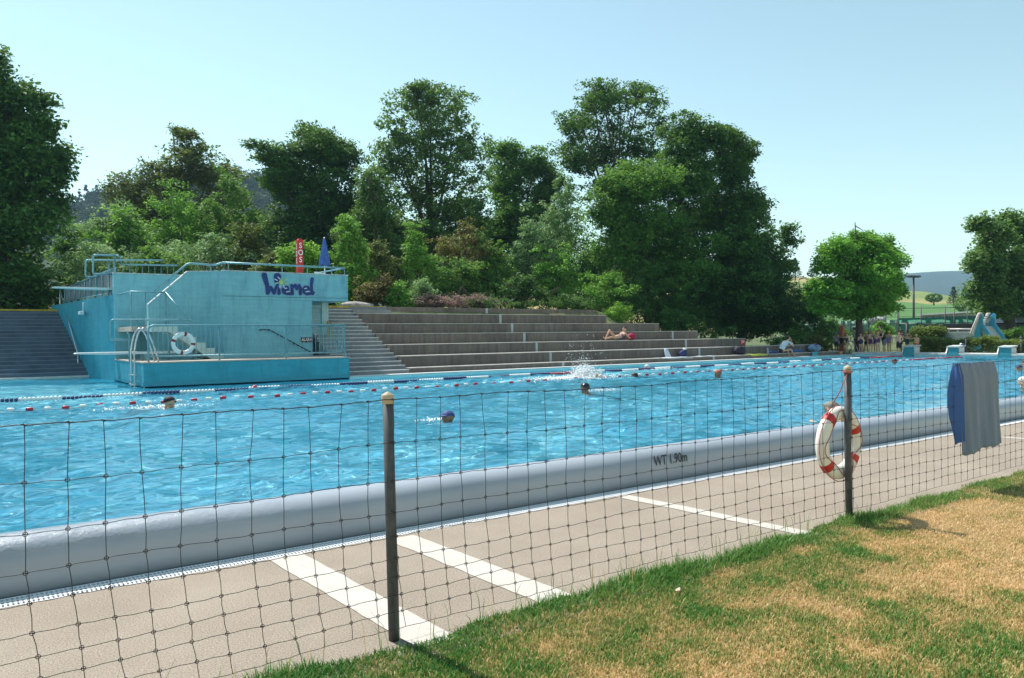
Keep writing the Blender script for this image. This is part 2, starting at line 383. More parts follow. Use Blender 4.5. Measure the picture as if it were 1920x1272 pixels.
# ================================================================ stairs, terraces
M = N('terrace concrete'); c = M.coord(); f1 = M.noise(c, .7, 6, .65); f2 = M.noise(c, 40, 4, .75); c2 = M.coord((3, 3, .35)); f3 = M.noise(c2, 2.2, 5, .6)
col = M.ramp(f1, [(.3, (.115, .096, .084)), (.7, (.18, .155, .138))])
col = M.mix(.6, col, M.ramp(f2, [(.3, (.25, .24, .23)), (.7, (.75, .75, .75))]), 'OVERLAY')
col = M.mix(.45, col, M.ramp(f3, [(.35, (.25, .24, .23)), (.65, (.7, .7, .7))]), 'OVERLAY')
M.set(Base_Color=col, Roughness=.9); M.bump(f2, .3, .01); conc_m = M.m
M = N('stair stone'); c = M.coord(); f1 = M.noise(c, 1.5, 6, .65); f2 = M.noise(c, 50, 4, .7)
M.set(Base_Color=M.mix(.5, M.ramp(f1, [(.3, (.17, .18, .20)), (.7, (.26, .27, .28))]), M.ramp(f2, [(.3, (.3, .3, .3)), (.7, (.7, .7, .7))]), 'OVERLAY'), Roughness=.8); stair_m = M.m
sunlit_tread_m = plain('sunlit step edge', (.46, .43, .39), .85, var=.15, scale=4)  # paler than the steps: sunlight on their tops put into the colour
yellow_m = plain('worn yellow paint', (.52, .38, .03), .7, var=.2)
white_conc = plain('pale coping concrete', (.62, .63, .62), .8, var=.12, scale=5)
joint_m = plain('new mortar strip', (.42, .46, .49), .85)
TY = [22.4, 23.0, 23.79, 24.66, 25.49, 26.31]; TZ = [.59, .97, 1.35, 1.735, 2.115, 2.51]; TR = [EX-.4, 36.4, 31.67, 29.13, 27.34, 24.68]; TX = 12.15
ter = empty('seating_terrace', (20, 22.4, .4), 'long weathered concrete seating steps rising behind the far pool edge', 'seating terrace')
for k in range(6):
    y1 = TY[k+1] if k < 5 else 27.32
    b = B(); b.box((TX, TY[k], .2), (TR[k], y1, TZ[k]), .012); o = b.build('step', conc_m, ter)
    b = B(); b.box((TX+.005, TY[k]-.006, TZ[k]-.018), (TR[k]-.005, y1-.01, TZ[k]+.006), .004); b.build('sunlit_tread', sunlit_tread_m, o)  # added thin cap that carries the sunlit look of the step top
b = B(); b.box((13.73, 27.322, 1.0), (24.85, 27.55, 2.80), .012); b.build('top_wall', conc_m, ter)
for k, pts in enumerate([[(1056, 690), (1338, 670)], [(1032, 665), (1311, 655)], [(1006, 648), (1286, 640)], [(983, 630), (1261, 625)], [(960, 610)], [(938, 595)]]):
    z0 = TZ[k-1] if k else .42
    for (px, py) in pts:
        x = atY(px, py, TY[k]).x; b = B(); b.box((x-.055, TY[k]-.012, z0), (x+.055, TY[k]+.1, TZ[k]+.004)); b.build('joint_strip', joint_m, ter)
x = atY(913, 585, 27.3).x; b = B(); b.box((x-.06, 27.31, 2.51), (x+.06, 27.5, 2.804)); b.build('joint_strip', joint_m, ter)
# small red sign at the end of the third step
s = empty('warning_sign', (31.4, 23.77, 1.1), 'small red sign with white diving figure at the end of a terrace step', 'sign')
red_m = plain('sign red', (.55, .03, .03), .5); white_m = plain('white paint', (.80, .80, .79), .45, var=.03)
b = B(); b.box((31.24, 23.765, 1.04), (31.56, 23.785, 1.32), .006); b.build('panel', red_m, s)
b = B(); b.tube([(31.30, 23.757, 1.10), (31.38, 23.757, 1.2), (31.45, 23.757, 1.16)], .022, 6); b.ball((31.30, 23.757, 1.24), .035, 1); b.tube([(31.45, 23.757, 1.16), (31.51, 23.757, 1.24)], .018, 6); b.build('pictogram', white_m, s)
def flight(name, x0, x1, ya, za, n, rise, run, label, extra=None, nose=None, stair_m=stair_m):
    r = empty(name, ((x0+x1)/2, ya, 0), label, 'stairs')
    poly = []; y, z = ya, za
    poly.append((ya, za-.5))
    for k in range(n):
        poly.append((y, z+.002)); z += rise; poly.append((y, z)); y += run
        if k < n-1: poly.append((y, z))
    poly.append((y+.6, z)); poly.append((y+.6, za-.5))
    b = B(); b.prism(poly, 0, x0, x1); b.build('steps', stair_m, r)
    b = B(); y, z = ya, za
    for k in range(n):
        z += rise; b.box((x0+.004, y-.012, z-.022), (x1-.004, y+.035, z+.004)); y += run
    b.build('nosing', nose or white_conc, r)
    b = B(); b.box((x0, y-run-.014, z-.06), (x1+(extra or 0), y-run+.2, z+.012)); b.build('yellow_edge', yellow_m, r)
    return r
st = flight('stairway', TX1+.01, TX, 22.42, .42, 18, .1322, .2765, 'broad grey stairs between the turquoise diving tower and the seating steps', 1.5)
b = B(); b.box((TX, 26.75, 2.52), (13.72, 27.1, 2.665)); b.box((TX, 27.1, 2.52), (13.72, 27.75, 2.79)); b.build('landing_step', stair_m, st)
flight('stairway', WX, 3.78, 29.72, .42, 18, .1322, .262, 'broad shaded blue-grey stairs left of the tower behind the diving bay', nose=plain('shaded nosing', (.17, .22, .28), .7), stair_m=plain('shaded stair stone', (.10, .145, .205), .8, var=.15, scale=2))  # shade on this flight is put into its dark blue step and nosing colours
# copings
b = B(); b.box((TX1+.01, FY-.03, .402), (EX, 22.4, .425), .006); tag(b.build('coping_kerb', white_conc), 'pale concrete coping along the far side of the pool', 'coping')
b = B(); b.box((WX, BY-.05, .36), (TX0-.27, BY+.12, .425), .01); tag(b.build('coping_kerb', white_conc), 'pale concrete coping at the back of the diving bay', 'coping')
b = B(); b.box((EX-.06, 6.2, .44), (EX+1.1, FY+.1, .545), .015); b.box((EX+.05, 6.2, .0), (EX+1.0, FY, .43)); tag(b.build('end_coping', white_conc), 'pale concrete slab edge at the far end of the pool under the starting blocks', 'coping')
# handrails beside the stairs
steel_m = plain('galvanised rail', (.52, .56, .60), .3, .85, var=.08)
a = atY(146, 663, 30.3); a2 = atY(112, 545, 34.5)
b = B(); b.tube([a, a+(a2-a)*.5, a2], .028); b.tube([a, (a.x, a.y, .6)], .022); b.tube([a2, (a2.x, a2.y, 2.6)], .022)
tag(b.build('handrail', steel_m), 'thin metal handrail slanting up the shaded left stairs', 'handrail')
a = atX(654, 655, 9.97); b = B(); b.tube([(9.99, 22.6, 1.15), (9.99, 23.3, 1.0+.46*.9+.1)], .02); b.tube([(9.99, 22.6, 1.15), (9.99, 22.6, .5)], .018); b.tube([(9.99, 23.3, 1.51), (9.99, 23.3, .8)], .018)
tag(b.build('handrail', steel_m), 'short metal handrail at the foot of the right stairs', 'handrail')
# ================================================================ diving tower
def turq(name, c0, c1):
    M = N(name); c = M.coord(); f1 = M.noise(c, .7, 6, .65); cs = M.coord((1, 1, 7)); f2 = M.noise(cs, 1.3, 7, .75); cv = M.coord((2.2, 2.2, .5)); f3 = M.noise(cv, 1.5, 7, .75)
    col = M.ramp(f1, [(.3, c0), (.7, c1)])
    col = M.mix(.35, col, M.ramp(f2, [(.3, (.28, .3, .3)), (.6, (.55, .55, .55))]), 'OVERLAY')
    col = M.mix(.45, col, M.ramp(f3, [(.30, (.18, .2, .21)), (.5, (.5, .5, .5)), (.8, (.64, .66, .66))]), 'OVERLAY')
    f5 = M.noise(M.coord((7, 7, .45)), 1.6, 6, .7); col = M.mix(M.ramp(f5, [(.60, (0, 0, 0)), (.72, (.45, .45, .45))]), col, (.07, .20, .24))
    f4 = M.noise(M.coord((2.5, 2.5, 6)), 3.5, 6, .8)
    col = M.mix(M.ramp(f4, [(.66, (0, 0, 0)), (.74, (.5, .5, .5))]), col, (.05, .12, .14))
    M.set(Base_Color=col, Roughness=.7); M.bump(f2, .2, .01); return M.m
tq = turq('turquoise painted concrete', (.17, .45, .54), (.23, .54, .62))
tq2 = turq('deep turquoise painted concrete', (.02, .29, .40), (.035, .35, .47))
top_m = plain('worn platform concrete', (.50, .43, .37), .85, var=.12, scale=3)
edge_m = plain('pale wall capping', (.50, .58, .60), .7, var=.2)
tow = empty('diving_tower', (7, 24, .3), 'turquoise concrete diving tower with two springboards, stairs and rails at the far pool edge', 'diving tower')
T = lambda b, n, m, p=None: b.build(n, m, p or tow)
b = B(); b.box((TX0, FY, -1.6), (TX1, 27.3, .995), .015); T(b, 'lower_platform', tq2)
b = B(); b.box((TX0-.015, FY-.015, .38), (TX1+.005, FY+.6, .50)); b.box((TX0-.015, FY+.6, .38), (TX0+.1, 26.38, .50)); T(b, 'waterline_band', plain('darker waterline paint', (.02, .28, .40), .5))
b = B(); b.box((TX0-.01, FY-.02, .993), (TX1+.01, 26.4, 1.03), .006); T(b, 'platform_top', top_m)
# skewed side wall running back beside the left stairs
def sw(y): return TX0-.10*(y-26.4)
b = B(); P = [(26.43, -1.6), (35.2, -1.6), (35.2, 3.0), (33.5, 3.0), (26.43, 3.03)]
vs = [(sw(y), y, z) for y, z in P]+[(sw(y)+.35, y, z) for y, z in P]; m = len(P)
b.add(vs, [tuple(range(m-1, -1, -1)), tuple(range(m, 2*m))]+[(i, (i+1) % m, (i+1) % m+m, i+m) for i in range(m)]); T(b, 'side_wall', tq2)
x1 = atY(333, 520, 26.4).x
b = B(); b.box((TX0-.004, 26.4, 1.0), (x1+.35, 26.65, 3.68), .012); T(b, 'upper_front_wall', tq)
b = B(); b.box((TX0-.01, 26.385, 3.68), (x1+.36, 26.665, 3.715)); T(b, 'wall_capping', edge_m)
b = B(); b.box((TX0+.2, 26.65, 2.8), (x1+2.5, 33, 2.99)); T(b, 'upper_deck', top_m)
A = [(278, 572), (352, 510), (412, 509.5)]; W = [atY(*p, 24.65) for p in A]
xe = 6.70
poly = [(W[0].x, 1.03), (W[0].x, W[0].z), (W[1].x, W[1].z), (xe, W[2].z), (xe, 1.03)]
b = B(); b.prism(poly, 1, 24.65, 24.9); T(b, 'stair_parapet', tq)
b = B()
for (p, q) in ((W[0], W[1]), (W[1], Vector((xe, 0, W[2].z)))):
    b.prism([(p.x, p.z-.002), (q.x, q.z-.002), (q.x, q.z+.03), (p.x, p.z+.03)], 1, 24.64, 24.91)
T(b, 'parapet_capping', edge_m)
b = B(); b.box((xe, 24.2, 1.03), (9.54, 27.2, 2.832)); b.box((xe, 24.2, 2.834), (10.81, 27.2, 3.70), .012); b.prism([(xe-.35, 24.65), (xe, 24.2), (xe, 24.65)], 2, 1.03, 3.70); T(b, 'main_block', tq)
b = B(); b.box((xe-.01, 24.185, 3.70), (10.825, 24.36, 3.735)); b.box((10.64, 24.36, 3.70), (10.825, 27.2, 3.735)); T(b, 'block_capping', edge_m)
b = B(); b.box((xe, 24.192, 2.93), (10.81, 24.21, 2.942)); T(b, 'formwork_joint', plain('dark joint', (.03, .12, .15), .8))
b = B(); b.box((9.54, 25.0, 1.03), (10.25, 25.2, 2.832)); T(b, 'recess_wall', tq)
pale_m = plain('pale green paint', (.42, .58, .58), .7, var=.1)
b = B(); b.box((10.18, 24.95, 1.0), (10.42, 27.1, 2.832)); T(b, 'pillar', pale_m)
M = N('ribbed shutter'); c = M.coord(); wv = M.n('TexWave', wave_type='BANDS', bands_direction='Z', i_Scale=4.0); M.l(c, wv.inputs[0]); M.set(Base_Color=(.30, .45, .48), Roughness=.5); M.bump(wv.outputs['Fac'], .8, .02); shut_m = M.m
b = B(); b.box((9.6, 24.96, 1.05), (10.10, 24.998, 2.62)); b.box((9.58, 24.9, 2.62), (10.14, 24.998, 2.74)); T(b, 'roller_shutter', shut_m)
# stairs of the tower
b = B(); n = 6; x, z = 6.45, 1.03; poly = [(6.45, 1.03)]
for k in range(n): z += (2.0-1.03)/n; poly.append((x, z)); x -= .25; poly.append((x, z))
poly += [(4.5, 2.0), (4.5, 1.84), (4.95, 1.84), (6.1, 1.03)]
b.prism(poly, 1, 24.2-.9, 24.18-.12); T(b, 'lower_stairs', pale_m)
b = B(); b.box((4.12, 24.07, 1.86), (4.95, 26.38, 2.0), .01); T(b, 'landing', top_m)
b = B(); x, z = 5.0, 2.0; poly = [(5.0, 1.9)]
for k in range(9): z += .11; poly.append((x, z)); x += .2; poly.append((x, z))
poly += [(x, 1.9)]
b.prism(poly, 1, 24.92, 26.38); T(b, 'upper_stairs', top_m)
# rails
rail_m = plain('turquoise-grey rail', (.16, .36, .43), .4, .3, var=.1)
def arc(p, c, q, n=5):
    p, c, q = Vector(p), Vector(c), Vector(q); return [p*(1-t)**2+c*2*t*(1-t)+q*t*t for t in [i/n for i in range(n+1)]]
b = B(); y = 22.12; zt = 2.0; zb = 1.17
xl = atY(278, 640, y).x; xr = 9.74
b.tube([(xl, y, 1.03), (xl, y, zt-.16)]+arc((xl, y, zt-.16), (xl, y, zt), (xl+.16, y, zt))+[(xr, y, zt)], .026)
b.tube([(xr, y, zt), (xr, 24.1, zt)], .026); b.tube([(xr, y, zb), (xr, 24.1, zb)], .018)
b.tube([(xl, y, zb), (xr, y, zb)], .02); T(b, 'platform_rail', rail_m)
for px in (411, 536, 0, 1):
    x = atY(px, 640, y).x if px > 1 else xr; yy = y if px != 1 else 24.08
    b = B(); b.tube([(x, yy, 1.03), (x, yy, zt)], .026); T(b, 'rail_post', rail_m)
b = B(); x = xl+.122
while x < xr-.02: b.tube([(x, y, zb), (x, y, zt)], .0075, 5, False); x += .122
yy = y+.12
while yy < 24.05: b.tube([(xr, yy, zb), (xr, yy, zt)], .009, 5, False); yy += .12
T(b, 'rail_bars', rail_m)
# landing rail and its slope
y = 24.12; a = (4.12, y, 3.0); k = (5.05, y, 3.0); e = atY(352, 598, 23.4)
b = B(); b.tube([(4.12, 26.3, 3.02), a, k], .024); b.tube([k, (e.x, 23.4, e.z)], .024); b.tube([k, (5.05, y, 2.0)], .022); b.tube([a, (4.12, y, 2.0)], .022)
b.tube([(4.5, y, 3.0), (4.5, y, 2.0)], .018)
for i in range(9): b.tube([(4.2+i*.1, y, 2.08), (4.2+i*.1, y, 3.0)], .006, 5, False)
for i in range(12):
    t = (i+.5)/12; q = Vector(k)*(1-t)+Vector((e.x, 23.4, e.z))*t; b.tube([q, (q.x, q.y, max(1.05, q.z-.95))], .006, 5, False)
T(b, 'landing_rail', rail_m)
# rails rising over the parapet and along the block
pts = [(283, 550), (350, 496), (356, 494), (395, 497), (404, 497), (418, 492.5)]
Wp = [atY(*p, 24.75) for p in pts]; l2 = [atY(428, 493, 24.3), atY(646, 503, 24.3)]
b = B(); b.tube(Wp+[l2[0], l2[1], (l2[1].x, 26.6, l2[1].z)], .028)
for t in (.12, .5, .9): q = Wp[0].lerp(Wp[1], t); b.tube([q, (q.x, q.y, q.z-.35)], .016)
for t in (.0, .22, .44, .66, .88, 1): q = l2[0].lerp(l2[1], t); b.tube([q, (q.x, q.y, 3.70)], .014)
q = atY(395, 497, 24.75); b.tube([q, (q.x, q.y, 3.6)], .02); T(b, 'parapet_rail', rail_m)
# wall handrail (dark)
b = B(); w = [atY(p[0], p[1], 24.08) for p in ((488, 618.5), (505, 618.5), (583, 661))]; b.tube(w, .02)
for q in (w[0], w[1], w[1].lerp(w[2], .6)): b.tube([q, (q.x, 24.2, q.z-.03)], .012)
T(b, 'wall_handrail', plain('dark rail', (.03, .05, .06), .5))
# upper rails round the high board
def loop(l, r, t, bt, y, post, name, rr=4):
    P = lambda x, z: tuple(atY(x, z, y))
    pts = [P(r, t+.3), *arc(P(l+rr, t), P(l, t), P(l, t+rr)), *arc(P(l, bt-rr), P(l, bt), P(l+rr, bt)), P(post, bt)]
    b = B(); b.tube(pts, .03); q = atY(post, bt, y); tt = atY(post, t, y); b.tube([tt, (q.x, y, 2.98)], .028); T(b, name, rail_m)
loop(160.5, 305, 488, 519.5, 28.7, 204, 'high_board_rail'); loop(174.5, 218, 478.5, 514, 26.9, 214.5, 'high_board_rail')
a = atY(218, 479, 26.9); c2_ = atY(227, 496, 26.9); d_ = atY(333, 498, 26.75)
b = B(); b.tube([a, a.lerp(c2_, .5)+Vector((.05, 0, .1)), c2_, d_], .026)
for i in range(9): q = c2_.lerp(d_, (i+.3)/9); b.tube([q, (q.x, q.y, 3.6)], .009, 5)
T(b, 'upper_rail', rail_m)
b = B(); y0, y1 = 26.7, 33.5
b.tube([(sw(y0)+.12, y0, 3.88), (sw(y1)+.12, y1, 3.58)], .03); b.tube([(sw(y0)+.12, y0, 3.12), (sw(y1)+.12, y1, 3.10)], .02)
for i in range(10):
    yy = y0+(y1-y0)*(i/9); b.tube([(sw(yy)+.12, yy, 2.99), (sw(yy)+.12, yy, 3.88-.3*i/9)], .022)
T(b, 'side_rail', rail_m)
b = B(); b.add([(sw(y0)+.14, y0, 3.15), (sw(y1)+.14, y1, 3.13), (sw(y1)+.14, y1, 3.55), (sw(y0)+.14, y0, 3.85), (sw(y0)+.15, y0, 3.15), (sw(y1)+.15, y1, 3.13), (sw(y1)+.15, y1, 3.55), (sw(y0)+.15, y0, 3.85)], [(3,2,1,0),(4,5,6,7),(0,1,5,4),(2,3,7,6)]); T(b, 'side_panel', plain('grey perforated infill', (.16, .19, .21), .6))
# springboards
board_m = plain('pale board', (.62, .74, .78), .5, var=.05)
def board(xa, xb, y, z, w, name):
    b = B(); b.prism([(xa, z), (xa+.03, z+.028), (xb, z+.03), (xb, z-.035), (xa+.9, z-.035), (xa+.12, z-.012)], 1, y-w/2, y+w/2); o = T(b, name, board_m)
    b = B(); b.prism([(xa+.1, z+.0285), (xb-.3, z+.0315), (xb-.3, z+.034), (xa+.1, z+.031)], 1, y-w/2+.02, y+w/2-.02); T(b, 'grip_surface', white_m, o); return o
hb = atY(98, 540, 27.4); board(hb.x, 5.2, 27.4, hb.z, .5, 'high_springboard')
lb = atY(138, 664, 24.0); board(lb.x, 6.15, 23.85, lb.z, .5, 'low_springboard')
b = B(); b.box((4.35, 23.6, 1.03), (6.1, 24.1, 1.06)); b.box((4.35, 23.6, 1.06), (4.5, 24.1, lb.z-.04)); b.box((5.9, 23.6, 1.03), (6.1, 24.1, lb.z-.04)); b.tube([(4.42, 23.55, 1.12), (4.42, 24.15, 1.12)], .06); T(b, 'board_stand', rail_m)
y = 23.5; P = lambda x, z: tuple(atY(x, z, y))
b = B(); b.tube([P(257, 637.5), *arc(P(213, 637.5), P(207, 637.5), P(207, 631)), *arc(P(207, 606), P(207, 600), P(213, 600)), *arc(P(354, 600), P(362, 600), P(362, 608)), (P(362, 608)[0], y, 1.03)], .024)
b.tube([P(257, 600), P(257, 637.5)], .018); b.tube([P(316, 600), (P(316, 600)[0], y, 1.03)], .018); T(b, 'low_board_rail', rail_m)
b = B(); b.tube([(P(242, 627)[0], y, 1.03), P(242, 627), (P(238, 625)[0], y, P(238, 625)[2])], .02); T(b, 'low_board_rail', rail_m)
# lamp on the side wall
q = atX(156, 587, 3.62); b = B(); b.box((q.x-.14, q.y-.3, q.z-.07), (q.x, q.y+.15, q.z+.05), .02); b.tube([(q.x-.03, q.y-.28, q.z), (q.x-.03, q.y-.28, q.z+.35)], .02); T(b, 'wall_lamp', board_m)
# painted lettering of the tower
navy = plain('navy lettering paint', (.012, .045, .20), .7, var=.2); lav = plain('lavender outline paint', (.22, .38, .62), .7); sunp = plain('yellow-green paint', (.42, .62, .20), .7)
def L(x, y): return atY(480+x/16, 505+y/16, 24.2)
px2m = (L(1600, 0)-L(0, 0)).length/1600
def stroke(b, pts, r, y, seg=14):
    """flat round-ended brush stroke; r in lettering units, one value per point"""
    pts = [L(*p) for p in pts]; r = [q*px2m for q in (r if isinstance(r, (list, tuple)) else [r]*len(pts))]
    P, Rr = [], []
    for i in range(len(pts)-1):
        for k in range(6):
            t = k/6; P.append(pts[i].lerp(pts[i+1], t)); Rr.append(r[i]*(1-t)+r[i+1]*t)
    P.append(pts[-1]); Rr.append(r[-1])
    for i, (p, q) in enumerate(zip(P, Rr)):
        yy = y-i*.00012
        vs = [(p.x+q*math.cos(2*PI*k/seg), yy, p.z+q*math.sin(2*PI*k/seg)) for k in range(seg)]; b.add(vs, [tuple(range(seg-1, -1, -1))])
        vs2 = [(p.x, yy-.00006, p.z)]
        if i < len(P)-1:
            p2, q2 = P[i+1], Rr[i+1]; d = Vector((p2.x-p.x, 0, p2.z-p.z))
            if d.length > 1e-5:
                nrm = Vector((-d.z, 0, d.x)).normalized()
                b.add([(p.x+nrm.x*q, yy-.00006, p.z+nrm.z*q), (p.x-nrm.x*q, yy-.00006, p.z-nrm.z*q), (p2.x-nrm.x*q2, yy-.00006, p2.z-nrm.z*q2), (p2.x+nrm.x*q2, yy-.00006, p2.z+nrm.z*q2)], [(0, 1, 2, 3)])
ST = [([(245, 185), (285, 330), (335, 500), (345, 715)], [80, 72, 58, 55]), ([(345, 715), (440, 545), (535, 715)], [55, 45, 52]), ([(535, 715), (600, 540), (640, 480), (600, 380), (640, 225)], [52, 38, 36, 50, 112]),
    ([(685, 720), (680, 570)], [55, 38]), ([(830, 655), (955, 640), (935, 545), (850, 545), (800, 620), (830, 705), (930, 735), (1030, 738)], 45),
    ([(1090, 740), (1075, 620), (1065, 490)], 45), ([(1075, 560), (1180, 480), (1215, 600)], [40, 45, 40]), ([(1215, 600), (1290, 490), (1325, 580), (1325, 740)], [40, 48, 46, 48]),
    ([(1450, 650), (1585, 625), (1560, 545), (1470, 535), (1415, 610), (1430, 700), (1520, 745), (1620, 735)], 42), ([(1680, 300), (1655, 480), (1665, 640), (1690, 735)], [52, 44, 42, 52]), ([(1690, 735), (1725, 700)], [48, 38])]
log = B()
for i, (p, r) in enumerate(ST):
    stroke(log, p, [q+18 for q in (r if isinstance(r, list) else [r]*len(p))], 24.195-i*.0002)
lo_ = T(log, 'painted_lettering', lav)
log = B()
for i, (p, r) in enumerate(ST): stroke(log, p, r, 24.180-i*.0003)
T(log, 'letter_fill', navy, lo_)
for p in ([(650, 240), (715, 300)], [(555, 300), (630, 340)], [(580, 430), (650, 412)], [(715, 490), (705, 565)], [(822, 480), (835, 560)], [(860, 580), (915, 572)], [(905, 688), (985, 668)], [(1450, 582), (1508, 570)], [(1485, 680), (1585, 662)]):
    log = B(); stroke(log, p, 13, 24.170); T(log, 'letter_highlight', board_m, lo_)
log = B(); stroke(log, [(744, 398), (746, 398)], 68, 24.166); stroke(log, [(830, 350), (925, 290)], 14, 24.168); stroke(log, [(840, 415), (955, 438)], 14, 24.168); stroke(log, [(790, 320), (800, 260)], 12, 24.168)
T(log, 'sun_emblem', sunp, lo_)
# things on the tower
q0 = atY(565, 633, 24.17); q1 = atY(586, 642, 24.17)
s = empty('alarm_sign', ((q0.x+q1.x)/2, 24.17, q1.z), 'small dark red ALARM sign on the turquoise tower wall', 'sign')
b = B(); b.box((q0.x, 24.165, q1.z), (q1.x, 24.195, q0.z), .004); b.build('panel', plain('alarm red', (.12, .008, .02), .5), s)
text('ALARM', .125, white_m, 'lettering', s, ((q0.x+q1.x)/2, 24.163, (q0.z+q1.z)/2), xs=.92, bold=.002)
# ladder into the water
lad = empty('pool_ladder', (3.98, 22.7, .3), 'steel pool ladder at the corner of the lower tower platform', 'ladder')
for y in (22.45, 22.95):
    b = B(); b.tube([(3.90, y, -.7), (3.90, y, 1.3), *arc((3.90, y, 1.3), (3.98, y, 1.95), (4.14, y, 1.93)), *arc((4.14, y, 1.93), (4.28, y, 1.9), (4.50, y, 1.03))], .022); b.build('stile', steel_m, lad)
for z in (.68, .42, .15, -.15):
    b = B(); b.box((3.84, 22.42, z-.012), (3.94, 22.98, z+.012), .005); b.build('rung', steel_m, lad)
# lifebuoys
buoy_w = plain('white lifebuoy', (.80, .77, .70), .45, var=.05); band_m = plain('red band', (.55, .025, .02), .5, var=.08)
q = atY(344, 644, 22.0)
lb_ = empty('lifebuoy', (q.x, 22.02, q.z-.33), 'white lifebuoy with dark red bands hanging on the tower railing', 'lifebuoy')
b = B(); b.torus((q.x, 22.02, q.z), .255, .055, flat=.8); b.build('ring', plain('white ring', (.72, .80, .82), .4), lb_)
for a in (1.35, 2.85, -.10, -1.75):
    b = B(); b.torus((q.x, 22.02, q.z), .255, .059, n=4, a0=a-.12, a1=a+.12, flat=.82); b.build('band', plain('dark red band', (.22, .01, .02), .5), lb_)
for px, h in ((617.5, 2.0), (623.5, 1.95)):
    q = atY(px, 640, 24.7); b = B(); b.tube([(q.x, 24.7, 1.03), (q.x+.02, 24.85, h+.15)], .03); b.ball((q.x+.02, 24.85, h+.17), .035, 1)
    tag(b.build('pole', plain('ochre pole', (.45, .30, .05), .5)), 'ochre rescue pole on the platform, %s of the pair at the railing corner' % ('left' if px < 620 else 'right'), 'pole', 'rescue poles leaning in the corner of the platform')
# SOS pillar on top
def sos(px0, px1, py0, y, zb, label, mat, ts):
    a = atY(px0, py0, y); c = atY(px1, py0, y); w = (c.x-a.x)
    r = empty('sos_pillar', ((a.x+c.x)/2, y+w/2, zb), label, 'emergency pillar', 'red SOS pillars')
    b = B(); b.box((a.x, y, zb), (c.x, y+w, a.z), .01); b.prism([(a.x+w*.1, a.z), (c.x-w*.1, a.z), (c.x-w*.3, a.z+.05), (a.x+w*.3, a.z+.05)], 1, y+.02, y+w-.02); b.build('column', mat, r)
    for i, ch in enumerate('SOS'): text(ch, ts, white_m, 'letter', r, ((a.x+c.x)/2, y-.004, a.z-ts*.75-i*ts*.92), xs=.85, bold=.004)
    for i, ch in enumerate('SOS'): text(ch, ts, white_m, 'letter', r, (a.x-.004, y+w/2, a.z-ts*.9-i*ts*.92), (PI/2, 0, -PI/2), xs=.6, bold=.004)
sosm = plain('sos red', (.55, .018, .01), .5)
sos(558, 568.5, 450, 26.2, 2.98, 'tall red SOS pillar with white letters on top of the diving tower', sosm, .27)
# closed umbrella
q = atY(608, 447, 27.0); zt = q.z; zb = atY(608, 497, 27.0).z
u = empty('parasol', (q.x, 27.0, 2.98), 'closed blue parasol standing on top of the diving tower', 'parasol')
b = B(); b.tube([(q.x, 27, 2.98), (q.x, 27, zt+.04)], .025); b.build('pole', white_m, u)
vs = []; fs = []; n = 32; lv = 7
for i in range(lv):
    t = i/(lv-1); z = zt-(zt-zb)*t; r0 = .03+.20*t**.9
    for k in range(n):
        a = 2*PI*k/n; r = r0*(1-.28*(.5-.5*math.cos(8*a))*t); vs.append((q.x+r*math.cos(a), 27+r*math.sin(a), z-.05*t*(.5-.5*math.cos(8*a)+.3*math.sin(3*a))))
for i in range(lv-1):
    for k in range(n): fs.append((i*n+k, (i+1)*n+k, (i+1)*n+(k+1) % n, i*n+(k+1) % n))
b = B(); b.add(vs, fs, True); b.build('folded_canopy', plain('blue canvas', (.05, .13, .42), .8, var=.12), u)
# plastic chair on top
q = atY(600, 508, 26.3); ch = empty('chair', (q.x, 26.5, 2.98), 'white plastic chair behind the rail on top of the diving tower', 'chair')
b = B(); b.box((q.x-.21, 26.3, 3.40), (q.x+.21, 26.33, 3.98), .01); b.build('backrest', white_m, ch)
b = B(); b.box((q.x-.21, 26.3, 3.38), (q.x+.21, 26.72, 3.41), .008); b.build('seat', white_m, ch)
for dx in (-.19, .19):
    for y in (26.32, 26.7): b = B(); b.tube([(q.x+dx, y, 2.99), (q.x+dx*.95, y, 3.38)], .015); b.build('leg', white_m, ch)
# ================================================================ terrain, hills, woods
M = N('field ground'); c = M.coord((.02, .02, .02), 'Object'); c = M.coord((1, 1, 1)); f1 = M.noise(c, .35, 6, .7); f2 = M.noise(c, 6, 4, .7)
M.set(Base_Color=M.mix(.5, M.ramp(f1, [(.35, (.05, .09, .025)), (.65, (.13, .14, .05))]), M.ramp(f2, [(.3, (.3, .3, .3)), (.7, (.7, .7, .7))]), 'OVERLAY'), Roughness=.95); field_m = M.m
def zt(x, y):
    bank = 2.78 if x < 25 else 2.78-(x-25)/8*2.4
    if x > 33: bank = .38
    g = .38
    if y > 27.3: g = max(bank+(y-27.3)*.03, .38)
    return g
gx = sorted(set([-60, -30, -14, -8, -2, 4, 10, 16, 22, 25, 27, 29, 31, 33, 36, 39.3, 42, 48, 60, 80, 110, 150, 220, 350, 600, 1000, 2000, 4000, 7000]))
gy = sorted(set([-3000, -1000, -400, -150, -60, -20, 0, 5, 10, 16, 22.2, 23.5, 25, 27.4, 29, 31, 34, 38, 45, 60, 80, 120, 200, 350, 700, 1500, 3500, 7000]))
V = []; Q = []
def hole(x, y): return (x < 39.2 and y < 22.3) or (x < 39.2 and y < 27.35 and x < 24) or (x < 4.5 and y < 34.9)
for y in gy:
    for x in gx:
        z = zt(x, y) if y < 600 and x < 2000 else .38
        if x < 39 and y < 22.3: z = -2.5
        elif x < 24.6 and y < 27.35: z = -2.5
        elif x < 4.5 and y < 34.5: z = -2.5
        elif x > 39 and y < 3.3: z = -.3
        elif 22.3 <= y < 27.3 and x < 36.5: z = .38+max(0, (33-x)/8.5)*(y-23.5)*.62 if x > 24 else -2.5
        V.append((x, y, z))
n = len(gx)
